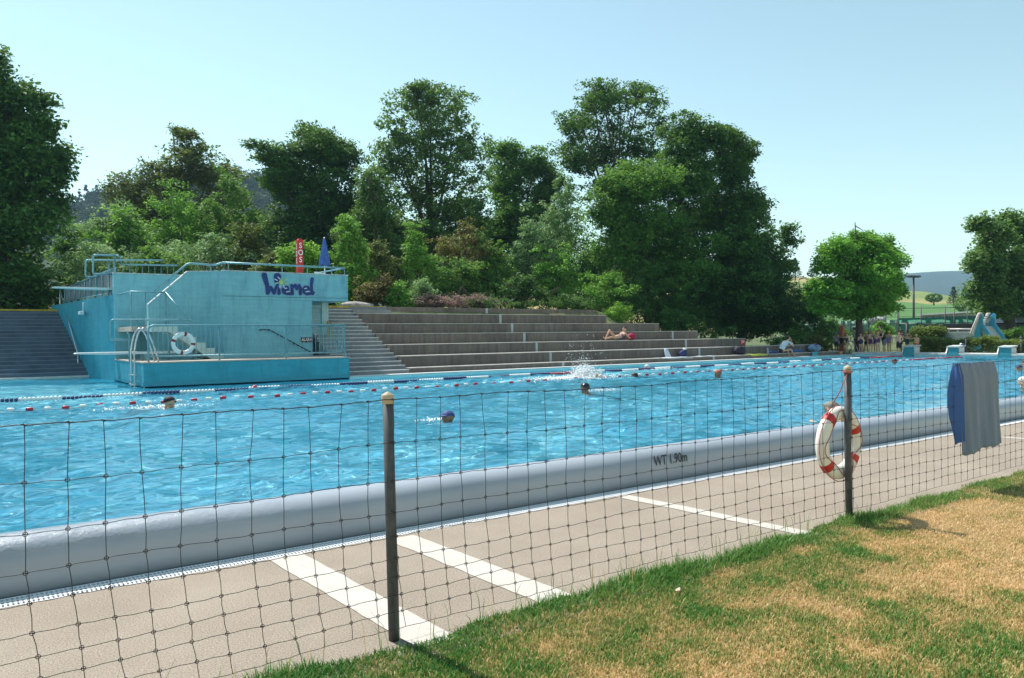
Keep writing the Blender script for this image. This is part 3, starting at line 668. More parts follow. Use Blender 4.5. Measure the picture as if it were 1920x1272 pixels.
for j in range(len(gy)-1):
    for i in range(n-1): Q.append((j*n+i, j*n+i+1, (j+1)*n+i+1, (j+1)*n+i))
struct(npmesh('terrain', V, Q, field_m, smooth=False))
def hill(name, ridge, D0, z0, D1, mat, rough=0, seed=1, back=1.3, nr=40, x0=-80, x1=2300, step=14, rr=1.0):
    """a hill whose ridge stands D1 metres off; ridge heights are those seen above the trees"""
    px = np.arange(x0, x1, step); ry = np.interp(px, [p[0] for p in ridge], [p[1] for p in ridge])
    V = []; rg = np.random.default_rng(seed)
    for i, (x, y) in enumerate(zip(px, ry)):
        top = atD(x, y, D1); b0 = atD(x, 620, D0); e = top+(top-CAMP)*(back-1)
        for k in range(nr+8):
            if k <= nr: t = k/nr; p = Vector((b0.x+(top.x-b0.x)*t, b0.y+(top.y-b0.y)*t)); z = z0+(top.z-z0)*(t**1.15*(1-.0*t))
            else: t = (k-nr)/7; p = Vector((top.x+(e.x-top.x)*t, top.y+(e.y-top.y)*t)); z = top.z-(top.z-z0)*t*t*.7
            V.append((p.x, p.y, z))
    V = np.array(V)
    if rough:
        V[:, 2] += rough*vnoise(V[:, 0], V[:, 1], seed, rr/ (D1*.02))
    m = nr+8; Q = [(i*m+k, (i+1)*m+k, (i+1)*m+k+1, i*m+k+1) for i in range(len(px)-1) for k in range(m-1)]
    return npmesh(name, V, Q, mat, smooth=True)
M = N('crop fields'); c = M.coord(); sp = M.n('SeparateXYZ'); M.l(c, sp.inputs[0])
g = M.n('NewGeometry'); s2 = M.n('SeparateXYZ'); M.l(g.outputs['Position'], s2.inputs[0]); f1 = M.noise(c, .02, 3, .5)
band = M.math('ADD', s2.outputs['Z'], M.math('MULTIPLY', f1, 5.0)); band = M.math('MULTIPLY', band, 1/26)
side = M.math('SUBTRACT', s2.outputs['X'], M.math('MULTIPLY', s2.outputs['Y'], 1.42)); side = M.math('GREATER_THAN', side, 0)
colR = M.ramp(band, [(.0, (.06, .13, .03)), (.20, (.06, .16, .03)), (.38, (.075, .18, .035)), (.42, (.30, .26, .09)), (.52, (.15, .20, .05)), (.72, (.19, .24, .06)), (.80, (.34, .28, .10))])
colL = M.ramp(band, [(.0, (.20, .19, .08)), (.30, (.34, .27, .11)), (.50, (.44, .31, .12)), (.55, (.22, .15, .06)), (.60, (.45, .33, .14)), (.9, (.38, .30, .13))])
f3 = M.noise(c, .9, 5, .7); col = M.mix(side, colL, colR); col = M.mix(.5, col, M.ramp(f3, [(.3, (.3, .3, .3)), (.7, (.7, .7, .7))]), 'OVERLAY')
M.set(Base_Color=col, Roughness=.95); crop_m = M.m
struct(hill('field_hill', [(-80, 560), (1300, 540), (1470, 520), (1600, 528), (1700, 545), (1760, 551), (1815, 556), (2000, 570), (2300, 580)], 85, .0, 260, crop_m, .35, 4, nr=30))
M = N('wooded ground'); c = M.coord(); f1 = M.noise(c, .03, 8, .75); M.set(Base_Color=M.ramp(f1, [(.3, (.018, .04, .015)), (.7, (.05, .085, .03))]), Roughness=1); M.bump(f1, 1, 8); wood_m = M.m
fh = hill('far_hill', [(-80, 560), (1380, 560), (1480, 545), (1600, 528), (1700, 513), (1760, 509), (1810, 508), (1950, 514), (2300, 540)], 900, -6, 1800, wood_m, 0, 8, nr=60, step=5)
struct(fh)
struct(hill('wooded_hill', [(-80, 420), (60, 392), (150, 378), (220, 358), (300, 345), (430, 328), (490, 340), (560, 360), (700, 400), (900, 460), (1200, 540), (1400, 600)], 150, 2, 330, wood_m, 0, 3, nr=30, x1=1500))
# ---------------------------------------------------------------- foliage
def leafmat(name, c0, c1, c2, trans=.45, rough=.62, spec=.25):
    M = N(name); M.t.nodes.remove(M.b); at = M.n('Attribute', attribute_name='tone')
    col = M.ramp(at.outputs['Fac'], [(.0, c0), (.5, c1), (1, c2)])
    d = M.n('BsdfPrincipled', i_Roughness=rough); M.l(col, d.inputs['Base Color']); d.inputs['Specular IOR Level'].default_value = spec
    tr = M.n('BsdfTranslucent'); tc = M.mix(.5, col, (.20, .34, .04)); M.l(tc, tr.inputs['Color'])
    mx = M.n('MixShader'); mx.inputs[0].default_value = trans*.95
    M.l(d.outputs[0], mx.inputs[1]); M.l(tr.outputs[0], mx.inputs[2]); M.l(mx.outputs[0], M.out.inputs[0]); return M.m
LM = {'dark': leafmat('dark leaves', (0.035, 0.103, 0.023), (0.062, 0.164, 0.032), (0.108, 0.235, 0.046), .30),
      'mid': leafmat('green leaves', (0.055, 0.153, 0.029), (0.098, 0.246, 0.042), (0.156, 0.327, 0.056)),
      'light': leafmat('light green leaves', (0.098, 0.246, 0.036), (0.166, 0.389, 0.052), (0.254, 0.512, 0.082), .42),
      'ash': leafmat('ash leaves', (0.062, 0.144, 0.036), (0.101, 0.215, 0.052), (0.186, 0.306, 0.089), .38, .6, .3),
      'maple': leafmat('maple leaves', (0.098, 0.267, 0.029), (0.166, 0.409, 0.046), (0.234, 0.532, 0.065), .45),
      'olive': leafmat('olive leaves', (0.075, 0.101, 0.024), (0.128, 0.163, 0.038), (0.210, 0.217, 0.061), .35),
      'rust': leafmat('reddish leaves', (0.135, 0.093, 0.034), (0.210, 0.132, 0.047), (0.150, 0.202, 0.041), .35),
      'grey': leafmat('grey-green leaves', (0.156, 0.286, 0.114), (0.254, 0.409, 0.179), (0.390, 0.553, 0.276), .35),
      'lime': leafmat('lime leaves', (0.135, 0.310, 0.034), (0.225, 0.465, 0.054), (0.330, 0.589, 0.081), .45),
      'pink': leafmat('pink flower heads', (0.240, 0.139, 0.162), (0.450, 0.217, 0.270), (0.150, 0.217, 0.068), .3),
      'hedge': leafmat('hedge leaves', (0.075, 0.124, 0.024), (0.143, 0.202, 0.041), (0.255, 0.295, 0.068), .35),
      'wood': leafmat('far wood leaves', (.012, .030, .014), (.022, .048, .020), (.035, .065, .026), .10, .9, .1),
      'blue': leafmat('conifer needles', (0.030, 0.070, 0.027), (0.045, 0.093, 0.038), (0.060, 0.116, 0.041), .15)}
bark = N('bark'); c = bark.coord((6, 6, 1.2)); f1 = bark.noise(c, 3, 6, .7); bark.set(Base_Color=bark.ramp(f1, [(.3, (.035, .028, .022)), (.7, (.12, .10, .08))]), Roughness=.95); bark.bump(f1, .8, .03); bark_m = bark.m
def leaves(C, S, per, size, seed, up=.55, droop=.3, clump=None):
    """C (n,3) spray centres, S (n,) spray radii -> vertices, quads, tones"""
    rg = np.random.default_rng(seed); n = len(C)*per
    cc = np.repeat(C, per, 0); rr = np.repeat(S, per)
    d = rg.normal(0, 1, (n, 3)); d /= np.linalg.norm(d, axis=1)[:, None]; d *= (rg.uniform(0, 1, n)**.45*rr)[:, None]; d[:, 2] *= .62
    P = cc+d
    nrm = rg.normal(0, 1, (n, 3)); nrm[:, 2] = np.abs(nrm[:, 2])+up*1.6; nrm += d/(rr[:, None]+1e-6)*.7; nrm /= np.linalg.norm(nrm, axis=1)[:, None]
    a = rg.normal(0, 1, (n, 3)); a[:, 2] -= droop; t = a-nrm*(a*nrm).sum(1)[:, None]; t /= np.linalg.norm(t, axis=1)[:, None]; b = np.cross(nrm, t)
    L = (size*rg.uniform(.6, 1.35, n))[:, None]; W = L*rg.uniform(.45, .7, n)[:, None]
    V = np.stack([P-t*L*.5, P+b*W*.5-t*L*.05, P+t*L*.5-nrm*L*.12, P-b*W*.5-t*L*.05], 1).reshape(-1, 3)
    i = np.arange(n)*4; Q = np.stack([i, i+1, i+2, i+3], -1)
    tone = np.repeat(rg.uniform(.15, .85, len(C)), per)+rg.normal(0, .16, n)
    return V, Q, np.repeat(np.clip(tone, 0, 1), 4)
def lobes_world(lobes, Y, depth=.9):
    out = []
    for l in lobes:
        cx, cy, rx, ry = l[:4]; yy = Y+(l[4] if len(l) > 4 else 0); c = atY(cx, cy, yy); D = (c-CAMP).dot(_f); rx *= D/F; ry *= D/F
        out.append((np.array(c), np.array((rx, rx*depth, ry))))
    return out
def boughs(lob, seed, k=11):
    rg = np.random.default_rng(seed+3); out = []
    for c, r in lob:
        for _ in range(k):
            d = rg.normal(0, 1, 3); d /= np.linalg.norm(d); d[2] = d[2]*.9+.1; f = rg.uniform(.35, .92)
            out.append((c+d*r*f, r*rg.uniform(.26, .50)*np.array((1, 1, .72))))
    return out
def sprays(lob, n, seed, shell=.62):
    rg = np.random.default_rng(seed); vol = np.array([r[0]*r[2]+r[0]*r[1] for _, r in lob]); cnt = np.maximum(3, (n*vol/vol.sum()).astype(int)); C = []
    for (c, r), k in zip(lob, cnt):
        d = rg.normal(0, 1, (k, 3)); d /= np.linalg.norm(d, axis=1)[:, None]; f = shell+(1-shell)*rg.uniform(0, 1, k)
        # bumpy outline: some sprays stick out
        bump = 1+.16*np.sin(d[:, 0]*5+c[0])*np.sin(d[:, 2]*6+c[1])+rg.normal(0, .06, k)
        C.append(c+d*r*(f*bump)[:, None])
    return np.concatenate(C)
def tree(name, label, lobes, Y, base, mat, n, per=26, size=.17, spray=.42, seed=1, cat='tree', group=None, trunk=.22, shell=.62, limbs=7, depth=.9, up=.55, inner=.25, grow=1.08):
    lobes = [(l[0], l[1], l[2]*grow, l[3]*grow) for l in lobes]
    lob = lobes_world(lobes, Y, depth); C = sprays(boughs(lob, seed), n, seed, .7)
    if inner: C = np.concatenate([C, sprays([(c, r*.62) for c, r in lob], int(n*inner), seed+50, .3)])
    rg = np.random.default_rng(seed+9); S = spray*rg.uniform(.6, 1.35, len(C))
    bx = atY(base[0], 620, Y); bz = base[1]
    r = empty(name, (bx.x, Y, bz), label, cat, group)
    V, Q, tone = leaves(C, S, per, size, seed, up)
    V[:, 2] = np.maximum(V[:, 2], bz-.3)
    npmesh('crown' if cat == 'tree' else 'foliage', V, Q, LM[mat], r, attr={'tone': ('POINT', tone)})
    rn = random.Random(seed); b = B(); top = max(lob, key=lambda l: l[0][2]); allc = [Vector(l[0]) for l in lob]
    p0 = Vector((bx.x, Y, bz-.3)); ct = sum(allc, Vector())/len(allc); fork = Vector((p0.x*.6+ct.x*.4, Y, bz+(ct.z-bz)*.45))
    b.tube([p0, p0.lerp(fork, .35)+Vector((rn.uniform(-.1, .1), 0, 0)), p0.lerp(fork, .7), fork], [trunk*1.25, trunk, trunk*.9, trunk*.8], 9)
    ends = rn.sample(range(len(C)), min(len(C), limbs*6))
    mains = []
    for k in range(limbs):
        tgt = allc[k % len(allc)]+Vector((rn.uniform(-.6, .6), rn.uniform(-.6, .6), rn.uniform(-.3, .9)))
        mid = fork.lerp(tgt, .5)+Vector((rn.uniform(-.3, .3), rn.uniform(-.3, .3), .25)); mains.append((mid, tgt))
        b.tube([fork, fork.lerp(mid, .5)+Vector((0, 0, .1)), mid, tgt], [trunk*.6, trunk*.45, trunk*.32, trunk*.14], 6)
    for e in ends:
        q = Vector(C[e]); m, t = min(mains, key=lambda mm: (mm[0]-q).length); s = m.lerp(t, rn.random())
        if (s-q).length > 2.2: continue
        b.tube([s, s.lerp(q, .5)+Vector((0, 0, .15)), q], [trunk*.16, trunk*.1, trunk*.04], 4, False)
    b.build('trunk' if cat == 'tree' else 'stems', bark_m, r)
    return r
G = 'trees behind the pool'
BG = [(470, 420, 60, 60), (540, 470, 70, 50), (640, 460, 60, 60), (720, 440, 60, 70), (810, 470, 80, 60), (900, 460, 70, 60), (980, 440, 60, 60), (1060, 450, 60, 70), (1120, 480, 60, 60)]
tree('broadleaf_tree', 'tall dark tree at the left edge beyond the shaded stairs', [(20, 290, 105, 110), (60, 235, 65, 70), (-10, 190, 65, 65), (25, 420, 95, 100), (5, 530, 85, 70), (105, 300, 32, 50), (-5, 130, 24, 34), (100, 380, 24, 40), (-60, 350, 80, 170), (40, 180, 30, 30), (-70, 520, 80, 80), (62, 560, 40, 50)], 37.5, (10, 2.9), 'dark', 1900, 30, .20, .5, 21, group=G)
tree('broadleaf_tree', 'brownish green tree with thin top behind the high diving board', [(348, 285, 55, 38), (345, 255, 26, 18), (300, 345, 75, 42), (400, 345, 45, 45), (240, 375, 42, 26), (360, 320, 70, 40), (300, 400, 80, 40), (400, 400, 60, 50), (360, 450, 90, 60)], 52, (345, 3.5), 'olive', 1100, 26, .20, .5, 22, group=G, shell=.5)
tree('broadleaf_tree', 'dark rounded tree directly behind the SOS pillar', [(600, 275, 75, 42), (512, 293, 50, 24), (645, 300, 42, 48), (585, 360, 90, 70), (560, 430, 72, 70), (650, 400, 55, 60), (530, 345, 42, 48), (600, 480, 90, 60), (560, 540, 80, 50), (640, 540, 60, 50)], 43, (595, 3.3), 'dark', 2100, 28, .20, .48, 23, group=G, inner=.45)
tree('ash_tree', 'tall open crowned tree behind the left half of the seating steps', [(812, 205, 82, 48), (790, 178, 40, 24), (862, 255, 52, 72), (738, 238, 38, 44), (800, 300, 98, 70), (885, 330, 44, 70), (740, 300, 48, 62), (810, 385, 98, 62), (880, 420, 55, 50), (730, 380, 50, 50), (800, 450, 90, 40)], 40, (815, 3.1), 'ash', 1500, 24, .20, .44, 24, group=G, shell=.5, limbs=11, inner=.12)
tree('broadleaf_tree', 'lower green tree between the two tall open trees', [(945, 285, 36, 32), (1000, 318, 44, 38), (1035, 350, 34, 36), (955, 360, 60, 48), (1015, 390, 45, 50), (950, 430, 70, 50), (1000, 470, 70, 50)], 43, (975, 3.2), 'mid', 1500, 28, .19, .46, 25, group=G, inner=.5)
tree('broadleaf_tree', 'pale leafed tree left of the tall open crowned tree', [(700, 350, 42, 44), (690, 410, 48, 40), (660, 455, 34, 40), (730, 430, 50, 50), (700, 480, 60, 44)], 36.5, (700, 3.0), 'ash', 800, 26, .15, .36, 26, group=G, limbs=6)
tree('ash_tree', 'tallest dark airy tree behind the middle of the seating steps', [(1150, 215, 92, 56), (1125, 178, 46, 26), (1205, 172, 44, 26), (1078, 232, 42, 42), (1235, 240, 34, 52), (1150, 285, 90, 50), (1085, 300, 46, 38), (1210, 300, 46, 50), (1150, 350, 80, 46)], 37, (1155, 3.0), 'dark', 1250, 24, .19, .44, 27, group=G, shell=.5, limbs=11, inner=.12)
tree('maple_tree', 'broad green maple hanging over the right half of the seating steps', [(1240, 345, 92, 48), (1175, 365, 58, 42), (1290, 330, 48, 38), (1300, 400, 62, 62), (1180, 430, 70, 56), (1245, 440, 96, 62), (1130, 400, 30, 40), (1240, 505, 110, 42), (1330, 440, 34, 50), (1150, 490, 48, 36)], 30.5, (1250, 1.9), 'mid', 2700, 28, .17, .42, 28, group=G, limbs=9, grow=1.2, inner=.4)
tree('broadleaf_tree', 'massive dark tree reaching the ground at the right end of the steps', [(1320, 255, 66, 36), (1375, 300, 46, 58), (1400, 290, 26, 26), (1385, 390, 66, 72), (1415, 470, 58, 80), (1440, 560, 52, 76), (1340, 560, 110, 70), (1478, 445, 17, 24), (1300, 310, 60, 50), (1380, 500, 90, 90), (1270, 590, 60, 34), (1390, 600, 90, 40), (1465, 500, 22, 36)], 29.5, (1390, .6), 'dark', 4300, 30, .18, .44, 29, group=G, grow=1.2, inner=.5)
tree('maple_tree', 'bright green round maple standing alone behind the children', [(1610, 470, 54, 34), (1570, 490, 42, 36), (1650, 488, 40, 40), (1608, 520, 78, 42), (1560, 545, 40, 26), (1655, 535, 40, 38), (1610, 560, 72, 26), (1603, 448, 18, 20), (1632, 450, 15, 18), (1577, 460, 16, 18), (1662, 466, 13, 18), (1548, 492, 13, 16), (1540, 575, 26, 18), (1680, 520, 14, 24), (1565, 578, 34, 18), (1652, 572, 40, 20), (1612, 588, 34, 12), (1690, 545, 12, 18), (1528, 540, 14, 18)], 22.5, (1611, .38), 'maple', 1900, 26, .17, .40, 30, group=G, trunk=.2, limbs=10, inner=.4)
tree('broadleaf_tree', 'large dark tree at the right edge beyond the water slide', [(1868, 455, 42, 36), (1905, 425, 36, 34), (1848, 500, 36, 34), (1890, 510, 56, 50), (1850, 545, 36, 30), (1940, 470, 50, 60), (1900, 560, 66, 36), (1830, 490, 16, 20), (1838, 420, 20, 12), (1870, 580, 40, 16), (1950, 540, 50, 50)], 21, (1897, .38), 'ash', 1700, 28, .24, .62, 31, group=G, trunk=.38, limbs=9)
# shrubs and young trees on the bank
tree('broadleaf_tree', 'dark thicket tree seen under the branches of the broad maple', [(1130, 500, 60, 50), (1210, 520, 70, 60), (1290, 530, 70, 60), (1180, 570, 80, 40), (1270, 590, 80, 40), (1360, 590, 60, 40)], 37, (1210, 2.0), 'dark', 1100, 26, .18, .5, 66, group=G, inner=.5)
for i in range(0, 9, 3):
    tree('broadleaf_tree', ('dense dark thicket tree behind the closed parasol', 'dense dark thicket tree under the tall open tree', 'dense dark thicket tree left of the broad maple')[i//3], [q for k in range(i, i+3) for q in (BG[k], (BG[k][0]+20, BG[k][1]+60, BG[k][2]*1.1, 50), (BG[k][0]-15, BG[k][1]+95, BG[k][2]*1.1, 40))], 46.5, (BG[i+1][0], 3.4), ('dark', 'mid', 'mid')[i//3], 1000, 26, .21, .55, 60+i, group=G, inner=.5)
SG = 'shrubs on the bank behind the pool'
SH = [((40, 560, 60, 30), 37, 'dark', 'low dark shrub at the foot of the left edge tree', .10),
 ((135, 490, 46, 52), 41, 'mid', 'tall green shrub left of the high diving board', .15), ((212, 430, 44, 44), 44, 'grey', 'pale willowy shrub rising above the high board rail', .15),
 ((245, 465, 62, 52), 43, 'light', 'fresh green bush behind the upper deck rail', .15), ((335, 430, 66, 66), 42, 'light', 'bright sunlit young tree behind the tower stairs', .15),
 ((425, 405, 50, 62), 41, 'mid', 'leafy young tree behind the middle of the tower', .15), ((385, 480, 76, 36), 38, 'grey', 'silvery leafed bush just above the tower parapet', .13),
 ((465, 470, 44, 40), 38, 'olive', 'olive green bush left of the red SOS pillar', .13), ((300, 500, 60, 26), 36, 'mid', 'low green bush behind the upper rail of the tower', .13),
 ((180, 500, 60, 34), 37, 'grey', 'greyish bush behind the side rail of the tower', .13),
 ((565, 486, 36, 24), 30, 'lime', 'yellow-green bush behind the SOS pillar', .13), ((520, 500, 34, 18), 31, 'olive', 'small olive bush beside the lettering wall', .12),
 ((655, 470, 30, 56), 31, 'light', 'light green bush right of the closed parasol', .12), ((672, 540, 30, 34), 30, 'light', 'light green bush beside the tower corner', .12),
 ((720, 500, 40, 44), 31.5, 'olive', 'olive yellow bush at the left end of the bank', .12), ((705, 553, 36, 24), 28.8, 'rust', 'reddish flowering shrub above the top of the right stairs', .10),
 ((748, 560, 26, 22), 28.4, 'light', 'bright small herb clump above the top wall', .09), ((795, 560, 22, 26), 28.6, 'grey', 'silver green lavender clump above the top wall', .09),
 ((785, 490, 34, 52), 31, 'light', 'upright light green bush in the middle of the bank', .12), ((872, 470, 52, 40), 32, 'rust', 'red-brown leafed bush below the tall open tree', .12),
 ((858, 530, 44, 36), 30.5, 'mid', 'green bush below the red-brown bush', .12), ((930, 505, 42, 50), 31.5, 'mid', 'dense green bush near the middle of the top wall', .12),
 ((985, 470, 36, 54), 32, 'grey', 'blue-green bush with small pale leaves', .12), ((1050, 420, 34, 62), 34, 'grey', 'grey-green willow like young tree beside the maple', .14),
 ((1045, 520, 42, 44), 30.5, 'light', 'light bush left of the broad maple', .12), ((985, 545, 40, 26), 29, 'dark', 'dark low bush behind the top wall', .12),
 ((1125, 545, 60, 28), 29.2, 'light', 'bright leafy branches low over the steps', .12), ((1158, 590, 26, 14), 27.3, 'lime', 'bright fern at the end of the sixth step', .08),
 ((820, 568, 40, 11), 28.1, 'pink', 'pink flowering herbs left of the middle on the top wall', .07), ((890, 568, 38, 10), 28.1, 'pink', 'pink and dark herbs near the middle of the top wall', .07),
 ((1210, 560, 80, 50), 28.8, 'dark', 'shady bush under the maple above the sunbather', .12), ((1300, 615, 70, 24), 27, 'dark', 'shady ground shrub above the fourth step', .12), ((940, 571, 60, 9), 28.1, 'dark', 'dark low herbs along the top wall', .07), ((1060, 570, 54, 12), 28.1, 'dark', 'dark herbs at the right end of the top wall', .08),
 ((1490, 590, 30, 40), 27.2, 'mid', 'sunlit bush right of the massive dark tree', .13), ((1525, 615, 36, 32), 26.0, 'dark', 'dark bush behind the seated person', .12), ((1560, 625, 24, 22), 27.5, 'mid', 'small round bush left of the orange pillar', .11), ((1490, 640, 50, 16), 24.5, 'dark', 'low dark hedge plant behind the towels', .10), ((1530, 648, 26, 14), 23.6, 'olive', 'low olive bush behind the piled towels', .09),
 ((1657, 620, 15, 11), 26, 'light', 'small light bush behind the bending instructor', .12), ((1528, 560, 24, 30), 30, 'light', 'pale green bush left of the lone maple', .15)]
for i, (l, Y, mt, lab, sz) in enumerate(SH):
    c = atY(l[0], l[1]+l[3], Y); D = (c-CAMP).dot(_f); rx = l[2]*D/F; ry = l[3]*D/F; n = int(40+34*rx*ry/(sz*7))
    rn = random.Random(i); l = (l[0], l[1]-l[3]*.12, l[2]*1.22, l[3]*1.2); lb = [l, (l[0]-l[2]*.45, l[1]+l[3]*.25, l[2]*.55, l[3]*.7), (l[0]+l[2]*.5, l[1]+l[3]*.3, l[2]*.5, l[3]*.65), (l[0]+rn.uniform(-.3, .3)*l[2], l[1]-l[3]*.5, l[2]*.45, l[3]*.6)]
    if zt(c.x, Y) < c.z-.15: lb.append((l[0], l[1]+l[3]*.9, l[2]*.8, l[3]*.6))
    tree('shrub', lab, lb, Y, (l[0], zt(c.x, Y)), mt, min(int(n*1.5), 620), 26, sz*1.05, max(.22, sz*2.2), 100+i, 'shrub', SG, trunk=.05, limbs=4, depth=.75)
# hedges behind the starting blocks (clipped rows)
def hedge(label, p0, p1, w, h, mat, n, seed, sz=.09):
    rg = np.random.default_rng(seed); t = rg.uniform(0, 1, n); a = np.array(p0); d = np.array(p1)-a; nn = np.array((-d[1], d[0]))/np.hypot(*d[:2])
    u = rg.uniform(-1, 1, n); v = rg.uniform(0, 1, n); face = rg.uniform(0, 1, n)
    u = np.where(face < .45, np.sign(u)*rg.uniform(.8, 1, n), u); v = np.where(face > .45, rg.uniform(.8, 1.05, n), v); hh = h*(1+.12*np.sin(t*40)+.08*np.sin(t*97))
    C = np.stack([a[0]+d[0]*t+nn[0]*u*w/2, a[1]+d[1]*t+nn[1]*u*w/2, a[2]+v*hh], -1)
    V, Q, tone = leaves(C, np.full(n, sz*2.2), 22, sz, seed, .5); V[:, 2] = np.maximum(V[:, 2], a[2]-.05)
    return tag(npmesh('hedge', V, Q, LM[mat], attr={'tone': ('POINT', tone)}), label, 'hedge')
hedge('low sunlit hedge behind the starting blocks at the end of the pool', (41.3, 20.0, .38), (41.3, 4, .38), 1.2, .75, 'hedge', 2600, 5)
hedge('taller bushy hedge left of the water slide', (46.5, 22.9, .38), (46.5, 21.3, .38), 1.2, 1.25, 'hedge', 520, 6, .1)
hedge('dark green hedge right of the water slide chute', (50, 20.3, .38), (50, 12, .38), 1.0, 1.15, 'mid', 1000, 7, .1)
# distant wood on the left hill: nobody could count it
rg = np.random.default_rng(77); C = []; S = []
for _ in range(520):
    px = rg.uniform(60, 640); t = rg.uniform(.35, 1.0)**.7; ry = np.interp(px, [60, 150, 220, 300, 430, 490, 560, 700], [385, 372, 352, 338, 318, 332, 352, 392])
    top = atD(px, ry, 330); b0 = atD(px, 620, 150); x = b0.x+(top.x-b0.x)*t; y = b0.y+(top.y-b0.y)*t; z = 2+(top.z-2)*t**1.15
    k = 30; con = (190 < px < 330 and t > .85) or rg.uniform() < .12; R_ = rg.uniform(2.6, 4.6)
    d = rg.normal(0, 1, (k, 3)); d /= np.linalg.norm(d, axis=1)[:, None]
    if con: hh = rg.uniform(0, 1, k); q = np.stack([d[:, 0]*(1-hh)*2.0, d[:, 1]*(1-hh)*2.0, hh*9-2.5], -1)
    else: q = d*np.array((R_, R_, R_*.9))*rg.uniform(.7, 1.05, (k, 1))
    C.append(q+np.array((x, y, z-R_*.2))); S.append(np.full(k, .5 if con else 1.2))
C = np.concatenate(C); S = np.concatenate(S); V, Q, tone = leaves(C, S, 16, .75, 78, .4)
tag(npmesh('forest', V, Q, LM['wood'], attr={'tone': ('POINT', tone)}), 'distant dark wood covering the hill behind the diving tower', 'wood', kind='stuff')
# single far trees on the field hill
def far_tree(name, label, px, py, D, w, h, mat, seed, con=False):
    c = atD(px, py, D); s = D/F; rg = np.random.default_rng(seed); k = 260; d = rg.normal(0, 1, (k, 3)); d /= np.linalg.norm(d, axis=1)[:, None]
    w *= s/2; h *= s
    if con: hh = rg.uniform(0, 1, k); q = np.stack([d[:, 0]*(1.05-hh)*w, d[:, 1]*(1.05-hh)*w, h*hh*1.0], -1)
    else: q = np.stack([d[:, 0]*w, d[:, 1]*w*.8, h*.55+d[:, 2]*h*.38], -1)
    V, Q, tone = leaves(q+np.array(c), np.full(k, w*.16), 10, w*.13, seed); r = empty(name, c, label, 'tree', 'single trees on the field hill')
    npmesh('crown', V, Q, LM[mat], r, attr={'tone': ('POINT', tone)}); b = B(); b.tube([c-Vector((0, 0, h*.15)), c+Vector((0, 0, h*.35))], [w*.10, w*.06], 6); b.tube([c+Vector((0, 0, h*.3)), c+Vector((w*.5, 0, h*.6))], w*.05, 5); b.tube([c+Vector((0, 0, h*.3)), c+Vector((-w*.5, 0, h*.6))], w*.05, 5); b.build('trunk', bark_m, r)
far_tree('fruit_tree', 'small spreading fruit tree alone on the green field', 1751, 570, 150, 32, 20, 'dark', 41)
far_tree('conifer_tree', 'pointed conifer on the field hill left of the big right tree', 1788, 572, 150, 26, 34, 'blue', 42, True)
far_tree('conifer_tree', 'dark conifer on the hilltop beside the massive tree', 1491, 521, 240, 30, 36, 'blue', 43, True)
far_tree('broadleaf_tree', 'small dark tree on the hilltop left of the lone maple', 1524, 522, 240, 22, 16, 'blue', 44)
for i, (x, w, h) in enumerate(((1806, 34, 34), (1835, 40, 30))): far_tree('broadleaf_tree', ('bushy tree at the foot of the right edge tree', 'second bushy tree behind the white roofed building')[i], x, 590, 95, w, h, 'mid', 45+i)
# ================================================================ wire fence in front
post_m = plain('grey painted post', (.075, .08, .088), .6, .0, var=.2, scale=14); cap_m = plain('tan post cap', (.50, .40, .28), .6, var=.12)
wire_m = plain('dull wire', (.028, .03, .034), .5, .25)
fe = empty('wire_fence', (4, 3.68, 0), 'wire stock fence with grey posts along the grass edge in front of the pool', 'fence')
PX = [1.905, 6.37, 10.9, -2.6]
for i, (x, lean) in enumerate(((PX[0], -.012), (PX[1], .006), (PX[2], .0), (PX[3], 0))):
    y = 3.715 if i else 3.74
    b = B(); b.tube([(x+.012, y, -.05), (x, y, .6), (x+lean, y, 1.325)], [.031, .030, .029], 20); po = b.build('post', post_m, fe)
    b = B(); b.lathe([(.0325, 1.285), (.034, 1.29), (.034, 1.328), (.031, 1.334), (.0, 1.352)], (x+lean, y, 0), 20); b.build('cap', cap_m, po)
    b = B()
    for z in (1.08, .87, .71, .57, .43, .32, .22): b.ball((x-.012, y-.033, z), .0045, 1)
    b.build('staples', wire_m, po)
ROW = [1.31, 1.075, .875, .71, .575, .45, .35, .255, .16, .065]
def rowz(k, x):
    # top wire sags a little between posts; lower wires wander
    seg = max([p for p in PX if p <= x], default=-2.6); nx = min([p for p in PX if p > x], default=15.4); t = (x-seg)/(nx-seg)
    sag = -.012*math.sin(PI*t)*(1 if k < 3 else .4)
    return ROW[k]+sag+.004*math.sin(x*3.1+k*1.7)+.003*math.sin(x*7.7+k)
def low(z): return max(0, (.72-z)/.7)**1.3
SX = []
x = -2.45; rn = random.Random(4)
while x < 15.2:
    SX.append(x); x += .15+rn.uniform(-.012, .012)
def fpt(x, z, j=0): l = low(z); return (x+.085*l+j, 3.685+.035*l, z)
JIT = [[rn.uniform(-.018, .018) if k == 0 else rn.uniform(-.006, .006) for k in range(10)] for _ in SX]
for k in range(10):
    b = B(); pts = []; x = -2.6
    while x <= 15.3:
        pts.append(fpt(x, rowz(k, x)+.0025*math.sin(x*41.9+k))); x += .05
    b.tube(pts, .0017 if k else .0026, 5); b.build('line_wire', wire_m, fe)
vis = [i for i, s in enumerate(SX) if -.3 < s < 12.5][:100]
rest = B()
